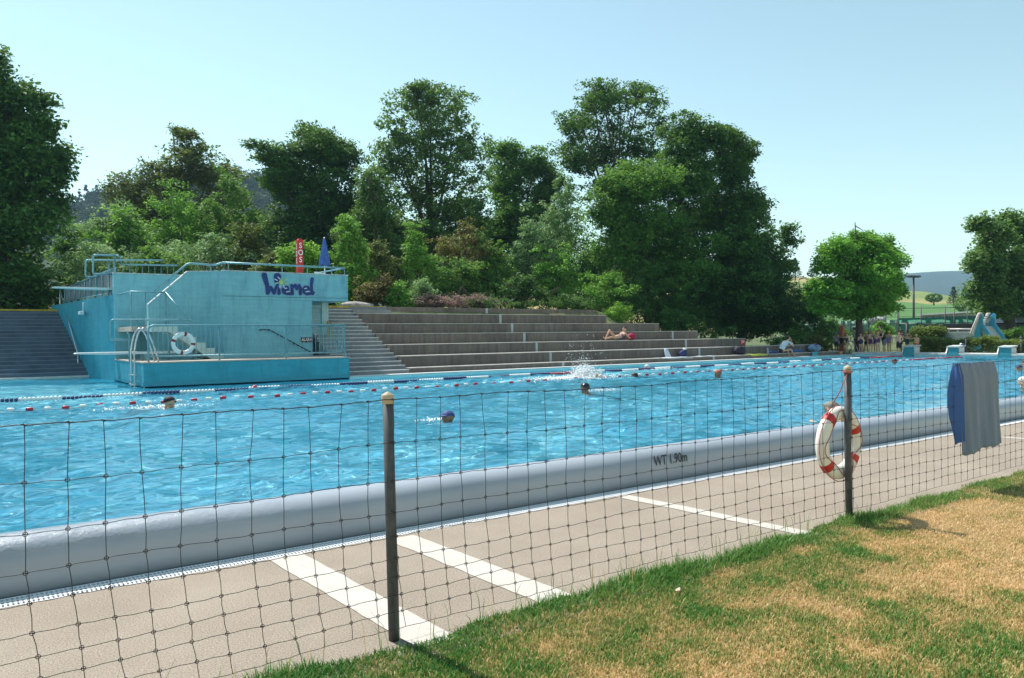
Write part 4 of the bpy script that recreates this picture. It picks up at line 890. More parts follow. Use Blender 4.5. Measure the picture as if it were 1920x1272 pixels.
for i, sx in enumerate(SX):
    b = B() if i in vis else rest
    pts = [fpt(sx, rowz(k, sx), JIT[i][k]) for k in range(10)]; P = [pts[0]]
    for k in range(9):
        m = Vector(pts[k]).lerp(Vector(pts[k+1]), .5)+Vector((rn.uniform(-.004, .004), 0, 0)); P += [m, pts[k+1]]
    b.tube(P, .0018, 5)
    for k, p in enumerate(pts):
        if k == 0: b.tube([(p[0]-.012, p[1], p[2]+.001), (p[0]-.004, p[1]-.003, p[2]+.004), (p[0]+.004, p[1]+.003, p[2]-.004), (p[0]+.012, p[1], p[2]+.001)], .0032, 5)
        elif k < 9: b.torus(p, .0088, .0016, n=12, m=4); b.tube([(p[0]-.010, p[1], p[2]+.003), (p[0]+.010, p[1], p[2]-.003)], .0019, 4)
    if b is not rest: b.build('stay_wire', wire_m, fe)
if rest.v: o = rest.build('stay_wires', wire_m, fe); o['kind'] = 'stuff'
# ---------------------------------------------------------------- near lifebuoy on the fence
C0 = Vector((6.37, 3.80, .655)); R0 = .262
lb = empty('lifebuoy', (C0.x, C0.y, C0.z-.39), 'cream lifebuoy with four red bands tied to the second fence post', 'lifebuoy')
lb.rotation_euler = (0, 0, 0)
b = B(); b.torus(tuple(C0), R0, .063, n=64, m=20, flat=.85); b.build('ring', buoy_w, lb)
for a in (2.22, .42, -.66, -2.42):
    b = B(); b.torus(tuple(C0), R0, .0662, n=8, m=20, a0=a-.13, a1=a+.13, flat=.82); b.build('band', band_m, lb)
rope_m = plain('red and white cord', (.52, .16, .15), .7, var=.25, scale=60)
b = B(); pts = []
for i in range(97):
    a = 2*PI*i/96; f = .5+.5*math.cos(4*(a-.9)); r = R0+.067+.012*(1-f); pts.append((C0.x+r*math.cos(a), C0.y-.02-.05*f*0, C0.z+r*math.sin(a)))
b.tube(pts, .0042, 6, closed=True)
pts = []
for i in range(97):
    a = 2*PI*i/96; r = R0-.008+.045*math.sin(a*4+1); pts.append((C0.x+r*math.cos(a), C0.y-math.sqrt(max(0, 1-((r-R0)/.066)**2))*.058, C0.z+r*math.sin(a)))
b.tube(pts, .0035, 6, closed=True); b.build('grab_line', rope_m, lb)
a = 2.22; t0 = Vector((C0.x+(R0+.068)*math.cos(a), C0.y, C0.z+(R0+.068)*math.sin(a)))
b = B()
for d in (0, .007): b.tube([(PX[1]-.035+d, 3.70, 1.27), (PX[1]-.10+d, 3.73, 1.12), tuple(t0+Vector((d, 0, 0)))], .0035, 6)
b.torus((PX[1], 3.715, 1.285), .037, .005, axis='z', n=18, m=6); b.torus((PX[1], 3.715, 1.295), .037, .005, axis='z', n=18, m=6)
b.tube([(PX[1]+.035, 3.70, 1.05), (PX[1]+.045, 3.73, .99), (PX[1]+.06, 3.75, .965), (PX[1]+.13, 3.75, .985)], .005, 6); b.tube([(PX[1]+.06, 3.75, .965), (PX[1]+.12, 3.75, .955)], .006, 6)
b.build('hanging_cord', rope_m, lb)
# ---------------------------------------------------------------- towel over the top wire
M = N('towel cloth'); c = M.coord(); f1 = M.noise(c, 500, 2, .7); f2 = M.noise(M.coord((9, 9, .7)), 2.0, 3); f3 = M.noise(c, 60, 4, .7)
M.set(Base_Color=M.mix(.5, M.ramp(f2, [(.3, (.10, .15, .235)), (.7, (.135, .185, .27))]), M.ramp(f3, [(.3, (.35, .35, .36)), (.7, (.65, .65, .65))]), 'OVERLAY'), Roughness=.95); M.bump(f1, .5, .004)
M.b.inputs['Sheen Weight'].default_value = .4; towel_m = M.m
M = N('towel reverse'); M.set(Base_Color=(.05, .12, .34), Roughness=.95); c = M.coord(); M.bump(M.noise(c, 300, 2), .4, .004); towel_b = M.m
def cloth(name, top, lf, lb_, mat, parent, nu=46, nv=40):
    """a towel hung over the wire: front length lf(u), back length lb_(u)"""
    V = []; F_ = []
    for i in range(nu+1):
        u = i/nu; x = top[0]+(top[1]-top[0])*u; zt = rowz(0, x)+.006+.006*math.cos(u*38)
        for j in range(nv+1):
            s = j/nv
            if s < .5:   # back, hanging on the pool side
                d = (1-2*s); L = lb_(u); z = zt-L*d; spread = 1+.0*d
                xx = x+.10*d*(1-u); yy = 3.70+.03*min(1, d*6)+.018*math.sin(u*17+1)*d
            else:
                d = (2*s-1); L = lf(u); z = zt-L*d; xx = x+(.03*d+.07*d*d*u); yy = 3.665-.035*min(1, d*6)+(.010*math.sin(u*13+1.5*d)+.004*math.sin(u*29+2-2*d))*min(1, d*1.5)
            V.append((xx, yy, z))
    for i in range(nu):
        for j in range(nv): a = i*(nv+1)+j; F_.append((a, a+1, a+nv+2, a+nv+1))
    me = bpy.data.meshes.new(name); off = Vector(((top[0]+top[1])/2, 3.68, .35)); me.from_pydata([(v[0]-off.x, v[1]-off.y, v[2]-off.z) for v in V], [], F_)
    for p in me.polygons: p.use_smooth = True
    me.materials.append(mat); o = bpy.data.objects.new(name, me); o.location = off; link(o, parent)
    m = o.modifiers.new('thick', 'SOLIDIFY'); m.thickness = .006
    return o
tw = cloth('towel', (8.36, 9.215), lambda u: .955-.05*u+.012*math.sin(u*9), lambda u: .62-.25*u+.3*max(0, .12-u), towel_m, None)
tag(tw, 'faded blue bath towel hanging over the top wire of the fence', 'towel')
# back corner fold of the towel showing on its left
b = B(); V = []
for i in range(13):
    t = i/12; z = 1.305-.80*t; wv = .006+.095*math.sin(min(1, t/.62)*PI*.5)*(1 if t < .66 else max(.05, 1-(t-.66)*2.6))
    for j in range(7):
        s = j/6; V.append((8.375+.03*t-wv*1.1*s+.01*math.sin(s*9+t*7)*s, 3.655-.035*min(1, t*6)*(1-s)+.07*s+.015*math.sin(s*6+t*5)*s, z-.05*s*t))
b.add(V, [(i*7+j, i*7+j+1, (i+1)*7+j+1, (i+1)*7+j) for i in range(12) for j in range(6)], True)
tw2 = b.build('towel_fold', towel_b, tw)
# ---------------------------------------------------------------- lane ropes
blue_f = plain('navy float', (.03, .04, .15), .4); white_f = plain('white float', (.82, .82, .80), .35, var=.03); red_f = plain('red float', (.50, .02, .04), .4); cable_m = plain('rope cable', (.5, .55, .6), .6)
def disc_run(n, pitch, mat, name, r=.046):
    b = B()
    for i in range(n):
        c = i*pitch; b.lathe([(.012, 0), (r*.75, .012), (r, pitch*.36), (r, pitch*.55), (r*.75, pitch*.84), (.012, pitch*.9)], (c, 0, 0), 12, 'x')
    me_o = b.build(name, mat, None, (0, 0, -50)); me = me_o.data; bpy.data.objects.remove(me_o); return me
def put(me, name, parent, p, rx=0):
    o = bpy.data.objects.new(name, me); o.location = Vector(p)-wloc(parent); o.rotation_euler = (rx, 0, 0); return link(o, parent)
seg = .80; nd = 10
mw = disc_run(nd, seg/nd, white_f, 'float_section'); mb = disc_run(nd, seg/nd, blue_f, 'float_section'); mr = disc_run(nd, seg/nd, red_f, 'float_section')
def ropey(x, y0): return y0+.05*math.sin(x*.17)+.04*math.sin(x*.39+1)
r1 = empty('lane_rope', (13, 19.15, WZ), 'far lane rope of close set white and navy discs with red ends', 'lane rope', 'lane ropes across the pool')
x = WX+.3; i = 0
b = B(); b.tube([(q, ropey(q, 19.15), WZ+.01) for q in np.linspace(WX, EX-.1, 90)], .008, 5); b.build('cable', cable_m, r1)
while x < EX-.5:
    me = (mw, mb)[i % 2]
    if x > 34.6 or 15.4 < x < 17.0: me = mr
    put(me, 'float_section', r1, (x, ropey(x, 19.15), WZ+.032+.012*math.sin(x*2.3))); x += seg; i += 1
b = B(); b.lathe([(.012, 0), (.085, .01), (.09, .04), (.085, .09), (.012, .1)], (6.0, ropey(6, 19.15), WZ+.03), 12, 'x'); b.build('marker_float', red_f, r1)
r2 = empty('lane_rope', (13, 16.5, WZ), 'nearer lane rope with small spaced red and white floats', 'lane rope', 'lane ropes across the pool')
b = B(); b.tube([(q, ropey(q, 16.5), WZ+.012) for q in np.linspace(WX, EX-.1, 90)], .006, 5); b.build('cable', cable_m, r2)
def single(mat):
    b = B(); b.lathe([(.01, -.06), (.028, -.055), (.034, -.035), (.034, .035), (.028, .055), (.01, .06)], (0, 0, 0), 10, 'x'); o = b.build('float', mat, None, (0, 0, -50)); me = o.data; bpy.data.objects.remove(o); return me
sw_, sr_ = single(white_f), single(red_f); xs_ = np.arange(WX+.2, EX-.3, .287); cnt = 0; rest = B(); rest2 = B()
for i, x in enumerate(xs_):
    p = (x, ropey(x, 16.5), WZ+.034+.01*math.sin(x*3.1))
    if -.6 < x and cnt < 100: put((sw_, sr_)[i % 2], 'float', r2, p); cnt += 1
    else:
        bb = rest if (i % 2 == 0 and x < 33.5) else rest2; bb.lathe([(.01, -.06), (.028, -.055), (.034, -.035), (.034, .035), (.028, .055), (.01, .06)], p, 8, 'x')
        if x > 33.5: rest2.lathe([(.01, -.07), (.042, -.04), (.042, .04), (.01, .07)], (p[0]+.14, p[1], p[2]), 8, 'x')
for bb, m in ((rest, white_f), (rest2, red_f)): o = bb.build('floats', m, r2); o['kind'] = 'stuff'
# ================================================================ far end of the pool
BZ = .87; teal_m = plain('teal block side', (.05, .33, .40), .6, var=.1); grey_top = plain('grey grip top', (.50, .55, .53), .8, var=.08)
for i, yc in enumerate((19.14, 17.05, 14.83, 12.7)):
    lab = ['starting block beside the child in orange shorts', 'middle starting block with white goggles lying on its top', 'starting block right of the blue water slide', 'starting block nearest to the right edge'][i]
    r = empty('starting_block', (38.7, yc, .3), lab, 'starting block', 'starting blocks at the end of the pool')
    b = B(); b.prism([(38.44, .546), (38.42, .82), (39.0, .82), (39.0, .546)], 1, yc-.24, yc+.24); b.build('base', white_conc, r)
    b = B(); b.prism([(38.30, .28), (38.30, .56), (38.44, .57), (38.415, .815), (38.405, .815), (38.36, .28)], 1, yc-.25, yc+.25); b.build('front_panel', teal_m, r)
    b = B(); b.prism([(38.34, .815), (39.05, .865), (39.05, .925), (38.34, .875)], 1, yc-.28, yc+.28); b.build('top', grey_top, r)
    b = B(); b.prism([(38.28, .56), (38.44, .56), (38.44, .80)], 1, yc+.25, yc+.30); b.build('side_step', white_m, r)
q = (38.6, 16.75, .91); g = empty('swim_goggles', q, 'white and blue ball like swim cap on the middle starting block', 'swim cap'); b = B(); b.ball((38.6, 16.78, .97), .07, 2, (1, 1, .8)); b.build('cap', white_m, g); b = B(); b.ball((38.58, 16.65, .955), .05, 2); b.ball((38.56, 16.70, .96), .045, 2); b.build('lens', blue_f, g)
# thin posts behind the blocks
for px, lab in ((1811, 'thin dark post in the hedge left of the water slide pillar'), (1915, 'thin dark post in the hedge at the right edge')):
    p = atX(px, 634, 40.6); b = B(); b.tube([(40.6, p.y, .1), (40.6, p.y, p.z)], .045, 8); b.lathe([(.06, p.z-.02), (.06, p.z+.03), (0, p.z+.07)], (40.6, p.y, 0), 8); tag(b.build('bollard', post_m), lab, 'post', 'posts in the hedge')
# water slide
SXp = 47.0; sl_blue = plain('slide blue paint', (.07, .40, .62), .5, var=.08); sl_grey = plain('slide concrete', (.30, .38, .39), .7, var=.12); sl_white = plain('slide pinkish white', (.70, .64, .65), .4)
sd = empty('water_slide', (47.5, 17.6, .38), 'blue and white concrete water slide with ladder side left and chute right', 'water slide')
P = lambda px, py, x=SXp: atX(px, py, x)
a, c = P(1771, 623), P(1826, 655); b = B(); b.box((SXp, c.y, .3), (SXp+2.2, a.y, a.z), .02); b.build('concrete_base', sl_grey, sd)
for x, nm in ((SXp-.10, 'near'), (SXp+1.5, 'far')):
    out = [(1825, 660), (1825, 622), (1836, 590), (1840, 587), (1844, 590), (1844, 607), (1872, 649), (1866, 652), (1840, 613), (1839, 660)]
    b = B(); b.prism([(P(u, v).y, P(u, v).z) for u, v in out], 0, x, x+.12); b.build('side_panel', sl_blue, sd)
pts = [(1838, 612), (1870, 651), (1860, 651), (1834, 616)]
b = B(); b.prism([(P(u, v).y, P(u, v).z) for u, v in pts], 0, SXp+.03, SXp+1.49); b.build('chute', plain('chute grey', (.48, .48, .45), .5), sd)
b = B(); y0, z0 = P(1826, 622).y, P(1826, 622).z; y1, z1 = P(1837, 590).y, P(1837, 590).z
for i in range(8): t = i/8; b.box((SXp+.03, y0+(y1-y0)*t-.09, z0+(z1-z0)*t-.02), (SXp+1.49, y0+(y1-y0)*t+.09, z0+(z1-z0)*t+.03))
b.build('ladder_steps', sl_grey, sd)
for dx, dpx in ((-.14, 0), (1.35, -16)):
    for o in (0, 3):
        b = B(); p0, p1 = P(1823+o+dpx*.35, 624), P(1838+o*.5+dpx*.35, 588); b.tube([(SXp+dx, p0.y, p0.z-.2), (SXp+dx, p0.y, p0.z), (SXp+dx, p1.y, p1.z), (SXp+dx, p1.y-.08, p1.z-.02)], .075, 8); b.build('slide_handrail', sl_white, sd)
a, c = P(1774, 617.5), P(1826, 617.5); b = B(); b.tube([(SXp+.1, a.y, a.z), (SXp+.1, c.y, c.z)], .05); b.tube([(SXp+.1, a.y-.1, a.z), (SXp+.1, a.y-.1, a.z-.2)], .03); b.tube([(SXp+.1, a.y-.6, a.z), (SXp+.1, a.y-.6, a.z-.2)], .03); b.build('guard_rail', sl_white, sd)
b = B(); b.box((SXp-.3, P(1872, 650).y-.1, .36), (SXp+1.8, P(1838, 650).y, .42)); b.build('splash_slab', white_conc, sd)
# low wooden building with dark flat roof, grey annex
M = N('vertical timber cladding'); c = M.coord(); wv = M.n('TexWave', wave_type='BANDS', bands_direction='Z', i_Scale=3.2, i_Distortion=.3); M.l(c, wv.inputs[0]); M.set(Base_Color=M.ramp(wv.outputs['Fac'], [(.2, (.14, .12, .10)), (.5, (.24, .21, .18))]), Roughness=.85); M.bump(wv.outputs['Fac'], .4, .02); tim_m = M.m
dk = plain('dark roof edge', (.025, .03, .045), .6, var=.15); HX = 57.0; P = lambda px, py, x=HX: atX(px, py, x)
hb_ = empty('changing_hut', (HX+3, 22, .38), 'low timber clad hut with dark flat roof behind the water slide', 'hut')
a, c = P(1733, 618), P(1880, 618); zr = P(1733, 608).z; zr2 = P(1733, 615).z
b = B(); b.box((HX, P(1858, 618).y, .2), (HX+6, a.y, zr2), .01); b.build('wall', tim_m, hb_)
b = B(); b.box((HX-.2, P(1872, 618).y, zr2+.02), (HX+6.4, a.y-.05, zr), .02); b.build('roof', dk, hb_)
b = B(); b.box((HX-.04, P(1856, 618).y, .2), (HX+.02, P(1846, 618).y, zr2-.1)); b.build('doorway', dark_m, hb_)
h2 = empty('grey_annex', (HX+2, 17, .38), 'long blue grey flat roofed building behind the right edge tree', 'building')
gm = plain('blue grey render', (.15, .18, .24), .8, var=.08); b = B(); b.box((HX-1, P(1960, 618).y-6, .2), (HX+5, P(1866, 618).y, P(1880, 608).z), .02); b.build('wall', gm, h2)
b = B(); b.box((HX-1.2, P(1960, 618).y-6.2, P(1880, 608).z), (HX+5.2, P(1866, 618).y+.1, P(1880, 606).z), .02); b.build('roof', dk, h2)
b = B(); yy = P(1898, 600).y; b.prism([(yy-1.3, P(1880, 606).z), (yy+.9, P(1880, 606).z), (yy+.7, P(1880, 606).z+1.8), (yy-.3, P(1880, 606).z+1.9)], 0, HX-.5, HX+1.5); b.build('skylight', plain('pale skylight panel', (.35, .45, .55), .3), h2)
# pale building with long white roof edge behind the tennis screens
GX = 84.0; P = lambda px, py, x=GX: atX(px, py, x)
wb_ = empty('sports_hall', (GX+4, 30, .38), 'long pale hall with sloping white roof edge behind the green screens', 'building')
a, c = P(1729, 590), P(1834, 584); b = B(); b.prism([(a.y, .3), (c.y-10, .3), (c.y-10, P(1834, 586).z+.3), (a.y, P(1729, 592).z)], 0, GX, GX+12); b.build('wall', plain('lilac grey wall', (.42, .42, .50), .7), wb_)
b = B(); b.prism([(a.y+.3, P(1729, 592).z), (c.y-10, P(1834, 586).z+.3), (c.y-10, P(1834, 583.5).z+.35), (a.y+.3, P(1729, 589.5).z)], 0, GX-.5, GX+12.5); b.build('roof', white_conc, wb_)
for px in (1737, 1750, 1762, 1775, 1786, 1800, 1815): b = B(); y = P(px, 590).y; b.box((GX-.06, y-.06, .4), (GX-.01, y+.06, P(px, 592).z-.1)); b.build('wall_joint', post_m, wb_)
# tennis fence with green screens
TXp = 66.0; P = lambda px, py, x=TXp: atX(px, py, x); green_s = plain('green wind screen', (.035, .22, .13), .8, var=.12, scale=1.2); pale_s = plain('faded green screen', (.20, .36, .25), .8, var=.1)
tf = empty('tennis_fence', (TXp, 30, .38), 'tall tennis court fence with green screens behind the children', 'fence')
def panel(px0, px1, py0, py1, mat, x=TXp):
    a, c = P(px0, py0, x), P(px1, py1, x); n = max(2, int(abs(a.y-c.y)/.3)); V = []
    for i in range(n+1):
        y = a.y+(c.y-a.y)*i/n; d = .004*math.sin(i*1.1); V += [(x+d, y, a.z), (x+d, y, c.z)]
    b = B(); b.add(V, [(2*i, 2*i+1, 2*i+3, 2*i+2) for i in range(n)], True); o = b.build('wind_screen', mat, tf); m = o.modifiers.new('t', 'SOLIDIFY'); m.thickness = .01
panel(1685, 1833, 597, 642, green_s); panel(1504, 1682, 604, 628, pale_s); panel(1629, 1661, 594, 604, plain('grey board', (.42, .40, .44), .8), TXp-.3)
for px in (1490, 1516, 1534, 1556, 1570, 1582, 1596, 1619, 1629, 1662, 1684, 1686, 1728, 1773, 1790, 1815, 1832):
    b = B(); p = P(px, 574 if px in (1728, 1773, 1815) else 580); b.tube([(TXp-.1, p.y, .2), (TXp-.1, p.y, p.z)], .045, 6); b.build('fence_post', post_m, tf)
b = B()
for py in (582, 597, 608, 634):
    a, c = P(1490, py), P(1833, py); b.tube([(TXp-.1, a.y, a.z), (TXp-.1, c.y, P(1662, py).z)], .025, 5)
b.build('fence_rail', post_m, tf)
b = B(); pts = [P(*q, TXp-.12) for q in ((1711, 612), (1718, 613), (1724, 610), (1722, 606), (1718, 607), (1720, 613), (1728, 614), (1736, 611), (1740, 608), (1748, 608))]
b.tube(pts, [.03, .08, .1, .1, .1, .12, .12, .1, .06, .03], 6); b.build('screen_emblem', plain('dark screen print', (.01, .06, .05), .8), tf)
# floodlight mast, lamp post
fm = empty('floodlight_mast', atD(1713, 600, 70), 'tall floodlight mast between the lone maple and the right tree', 'floodlight'); p = atD(1713, 600, 70); t = atD(1713, 520, 70)
b = B(); b.tube([(p.x, p.y, .3), tuple(t)], [.13, .08], 8); b.build('mast', post_m, fm)
b = B(); b.tube([t+CR*-.5, t+CR*.5], .05); b.build('crossarm', post_m, fm)
for dx in (-.45, -.1, .35): b = B(); q = t+CR*dx+Vector((0, 0, .03)); b.box(q-Vector((.22, .22, .05)), q+Vector((.22, .22, .12)), .02); b.build('lamp_head', post_m, fm)
fl = empty('street_lamp', atD(1498, 600, 90), 'thin lamp post in front of the golden field', 'lamp post'); p = atD(1498, 600, 90); t = atD(1498, 524, 90)
b = B(); b.tube([(p.x, p.y, .3), tuple(t)], [.10, .06], 6); b.build('pole', post_m, fl); b = B(); b.tube([t, t+CR*.5+Vector((0, 0, .15)), t+CR*.9+Vector((0, 0, .15))], .07); b.build('lamp_head', post_m, fl)
# shower, bin, second pillar, tripod, bench on the deck behind the blocks
p = atX(1701, 640, 44); t = atX(1701, 607, 44); sh = empty('outdoor_shower', (44, p.y, .38), 'dark outdoor shower post with two white heads', 'shower')
b = B(); b.tube([(44, p.y, .3), (44, p.y, t.z)], .09, 10); b.build('column', dk, sh)
for s in (-1, 1): b = B(); q = Vector((44, t.y+s*.26, t.z)); b.box(q-Vector((.1, .13, .02)), q+Vector((.1, .13, .03)), .01); b.build('shower_head', white_m, sh)
p = atX(1608, 625, 50); b = B(); zt_ = atX(1608, 612, 50).z; b.lathe([(.22, .36), (.26, zt_-.25), (.34, zt_-.2), (.36, zt_-.03), (.3, zt_), (0, zt_)], (50, p.y, 0), 16); tag(b.build('litter_bin', plain('dark green bin', (.015, .05, .035), .5)), 'dark green litter bin left of the lone maple trunk', 'bin')
P = lambda px, py, x=43.0: atX(px, py, x)
oj = plain('orange pillar', (.60, .12, .05), .5, var=.15); a, c = P(1573.5, 611), P(1580, 640)
r = empty('sos_pillar', (43, a.y, .38), 'faded orange SOS pillar behind the child with the pink cap', 'emergency pillar', 'red SOS pillars')
b = B(); b.box((43, c.y, .3), (43.2, a.y, a.z), .01); b.build('column', oj, r)
for i, ch in enumerate('SOS'): text(ch, .26, white_m, 'letter', r, (42.992, (a.y+c.y)/2, a.z-.2-i*.25), (PI/2, 0, -PI/2), xs=.8, bold=.004)
P = lambda px, py, x=39.3: atX(px, py, x)
tr = empty('metal_trestle', (38.9, 21.0, .38), 'light metal folding trestle standing among the children', 'trestle')
for (a, c, x) in (((1590, 640), (1581, 664), 38.9), ((1590, 640), (1603, 666), 38.9), ((1602, 640), (1591, 664), 39.5), ((1602, 640), (1612, 666), 39.5)):
    b = B(); b.tube([P(*a, x), P(*c, x)], .022); b.build('leg', steel_m, tr)
b = B(); b.tube([P(1588, 640, 38.9), P(1604, 640, 39.5)], .025); b.tube([P(1598, 641, 39.3), P(1602, 642, 39.3)], .05); b.build('crossbar', steel_m, tr)
# ---------------------------------------------------------------- belongings on the terraces
def bag(name, label, c, s, mat, cat='bag', strap=True):
    r = empty(name, c, label, cat); b = B(); b.ball((c[0], c[1], c[2]+s[2]*.5), 1, 3, (s[0]*.5, s[1]*.5, s[2]*.52), .04); b.build('body', mat, r)
    if strap: b = B(); b.tube(arc((c[0]-s[0]*.25, c[1]-s[1]*.4, c[2]+s[2]*.8), (c[0], c[1]-s[1]*.4, c[2]+s[2]*1.35), (c[0]+s[0]*.25, c[1]-s[1]*.4, c[2]+s[2]*.8), 8), .015); b.build('handle', mat, r)
    return r
q = atY(1185, 622, 24.1); bag('beach_bag', 'crimson round bag beside the sunbather', (q.x, 24.15, TZ[2]), (.46, .34, .30), plain('crimson cloth', (.38, .012, .06), .8, var=.15))
q = atY(1384, 664, 22.85); bag('sports_bag', 'black and maroon bag on the lowest step below the red sign', (q.x, 22.75, TZ[0]), (.75, .4, .42), plain('black cloth', (.02, .015, .03), .8))
q = atY(1281, 668, 22.75); bag('backpack', 'navy backpack on the white towel on the lowest step', (q.x, 22.75, TZ[0]+.02), (.42, .3, .28), plain('navy cloth', (.02, .035, .13), .8)); 
b = B(); b.ball((q.x+.02, 22.68, TZ[0]+.35), .09, 2, (1.2, .8, .6), .05); tag(b.build('white_cap', white_m), 'white cap lying on top of the navy backpack', 'cap')
def flat_towel(label, x0, x1, y0, y1, z, mat, seed, over=.12):
    rn = random.Random(seed); V = []; nu, nv = 14, 8
    for i in range(nu+1):
        for j in range(nv+1):
            u, v = i/nu, j/nv; y = y0-over+(y1-y0+over)*v; zz = z+.012+.012*math.sin(u*11+seed)*math.sin(v*6+1)
            if y < y0: zz -= (y0-y)*1.0; y = y0-.03-.1*(y0-y)
            V.append((x0+(x1-x0)*u+rn.uniform(-.01, .01), y, zz+.006))
    b = B(); b.add(V, [(i*(nv+1)+j, (i+1)*(nv+1)+j, (i+1)*(nv+1)+j+1, i*(nv+1)+j+1) for i in range(nu) for j in range(nv)], True); o = b.build('towel', mat); m = o.modifiers.new('t', 'SOLIDIFY'); m.thickness = .012; return tag(o, label, 'towel', 'towels left on the lowest step')
a = atY(1240, 672, 22.45).x; c = atY(1297, 670, 22.45).x; flat_towel('white towel spread under the navy backpack', a, c, 22.42, 22.9, TZ[0], plain('white towel', (.62, .66, .72), .9), 1, .05)
a = atY(1404, 665, 22.5).x; flat_towel('yellow green towel on the lowest step right of the black bag', a, a+1.3, 22.42, 22.9, TZ[0], plain('yellow green towel', (.42, .48, .06), .9), 2, .08)
a = atY(1310, 668, 22.6).x; flat_towel('small pale towel at the second joint of the lowest step', a, a+1.2, 22.5, 22.9, TZ[0], plain('pale towel', (.5, .58, .66), .9), 4, .0)
a = atY(1247, 668, 22.8).x; b = B(); V = []
for i in range(9):
    for j in range(5): u, v = i/8, j/4; V.append((a+.02+.30*u*(1-.35*v)+.06*v, 22.86-.12*(1-v)+.03*math.sin(u*6), TZ[0]+.02+.40*v*(1-.25*abs(u-.35)*2)))
b.add(V, [(i*5+j, (i+1)*5+j, (i+1)*5+j+1, i*5+j+1) for i in range(8) for j in range(4)], True); o = b.build('towel', plain('upright white towel', (.62, .64, .74), .9)); m = o.modifiers.new('t', 'SOLIDIFY'); m.thickness = .05; tag(o, 'white towel propped upright against the second step', 'towel')
q = atY(1438, 660, 22.7); b = B(); b.lathe([(.045, 0), (.05, .02), (.05, .20), (.018, .25), (.018, .29), (0, .29)], (q.x, 22.65, TZ[0]), 12); tag(b.build('bottle', plain('grey blue bottle', (.25, .32, .45), .3)), 'grey water bottle on the lowest step left of the seated person', 'bottle')
bag('clothes_bundle', 'dark blue clothes bundle beside the water bottle', (q.x+.55, 22.7, TZ[0]), (.7, .35, .14), plain('dark blue cloth', (.03, .06, .2), .9), 'clothes', False)
q = atY(1530, 662, 22.7); bag('towel_pile', 'pile of pale blue towels and clothes right of the seated person', (q.x, 22.8, TZ[0]), (1.0, .5, .42), plain('pale blue towels', (.22, .36, .55), .9, var=.4, scale=3), 'towels', False)
q = atY(1497, 666, 22.7); bag('clothes_bundle', 'dark blue towel heap behind the seated person', (q.x, 22.85, TZ[0]), (1.3, .4, .18), plain('blue towel', (.06, .13, .32), .9, var=.3), 'clothes', False)
q = atY(1535, 668, 22.2); b = B(); V = []
for i in range(9):
    for j in range(6): u, v = i/8, j/5; V.append((q.x-.4+.55*u+.03*math.sin(v*5), 22.36-.06*v+.02*math.sin(u*9), TZ[0]+.03-.3*v))
b.add(V, [(i*6+j, (i+1)*6+j, (i+1)*6+j+1, i*6+j+1) for i in range(8) for j in range(5)], True); o = b.build('towel', plain('turquoise towel', (.08, .35, .42), .9)); m = o.modifiers.new('t', 'SOLIDIFY'); m.thickness = .015; tag(o, 'turquoise towel hanging over the lowest step', 'towel')
bag('sports_bag', 'orange red bag at the right end of the lowest step', (q.x+.45, 22.75, TZ[0]), (.3, .3, .42), plain('orange red cloth', (.45, .07, .03), .8))
# rocks at the top of the right stairs
rock_m = plain('pale rock', (.42, .38, .36), .9, var=.3, scale=3)
for i, (px, py, s) in enumerate(((668, 568, (.75, .4, .16)), (651, 567, (.28, .25, .12)))):
    q = atY(px, py, 28.0); b = B(); b.ball((q.x, 28.0, 2.82+s[2]*.3), 1, 2, s, .12); tag(b.build('rock', rock_m), ('long grey rock at the top of the right stairs', 'small pale rock left of the long grey rock')[i], 'rock')
# splash and foam
foam_m = plain('foam', (.86, .90, .92), .5, var=.03); rg = np.random.default_rng(5); b = B(); q = atY(1096, 712, 16.9)
def drop(b, c, r): 
    o = [(1, 0, 0), (-1, 0, 0), (0, 1, 0), (0, -1, 0), (0, 0, 1.2), (0, 0, -1)]; b.add([(c[0]+x*r, c[1]+y*r, c[2]+z*r) for x, y, z in o], [(0, 2, 4), (2, 1, 4), (1, 3, 4), (3, 0, 4), (2, 0, 5), (1, 2, 5), (3, 1, 5), (0, 3, 5)], True)
for _ in range(1900):
    h = rg.exponential(.12); s = .20*math.exp(-h*2.2)+.02; x = rg.normal(0, s); drop(b, (q.x+x, 16.9+rg.normal(0, .22), WZ+h), rg.uniform(.008, .032)*(1 if h < .35 else .6))
for _ in range(150):
    x = rg.normal(-.15, .5); h = abs(rg.normal(.55, .38)); drop(b, (q.x+x*.75, 16.9+rg.normal(0, .4), WZ+h), rg.uniform(.004, .014))
for _ in range(900): drop(b, (q.x+rg.normal(-.55, .75), 16.9+rg.normal(0, .35), WZ+abs(rg.normal(0, .03))), rg.uniform(.012, .035))
tag(b.build('splash', foam_m), 'white water splash thrown up near the middle of the pool', 'splash', kind='stuff')
def foam(px, py, n, sx, sy, label, seed):
    rg = np.random.default_rng(seed); q = atZ(px, py, WZ); b = B()
    for _ in range(n): drop(b, (q.x+rg.normal(0, sx), q.y+rg.normal(0, sy), WZ+.004+abs(rg.normal(0, .01))), rg.uniform(.006, .02))
    tag(b.build('foam', foam_m), label, 'foam', kind='stuff')
foam(285, 765, 260, .45, .25, 'white foam trailing the swimmer near the lane rope', 1); foam(1235, 693, 200, .5, .15, 'foam around the swimmer by the far lane rope', 2); foam(1130, 733, 120, .25, .15, 'foam behind the swimmer in the black cap', 3); foam(815, 789, 90, .12, .1, 'small foam at the swimmer with blue cap', 4)
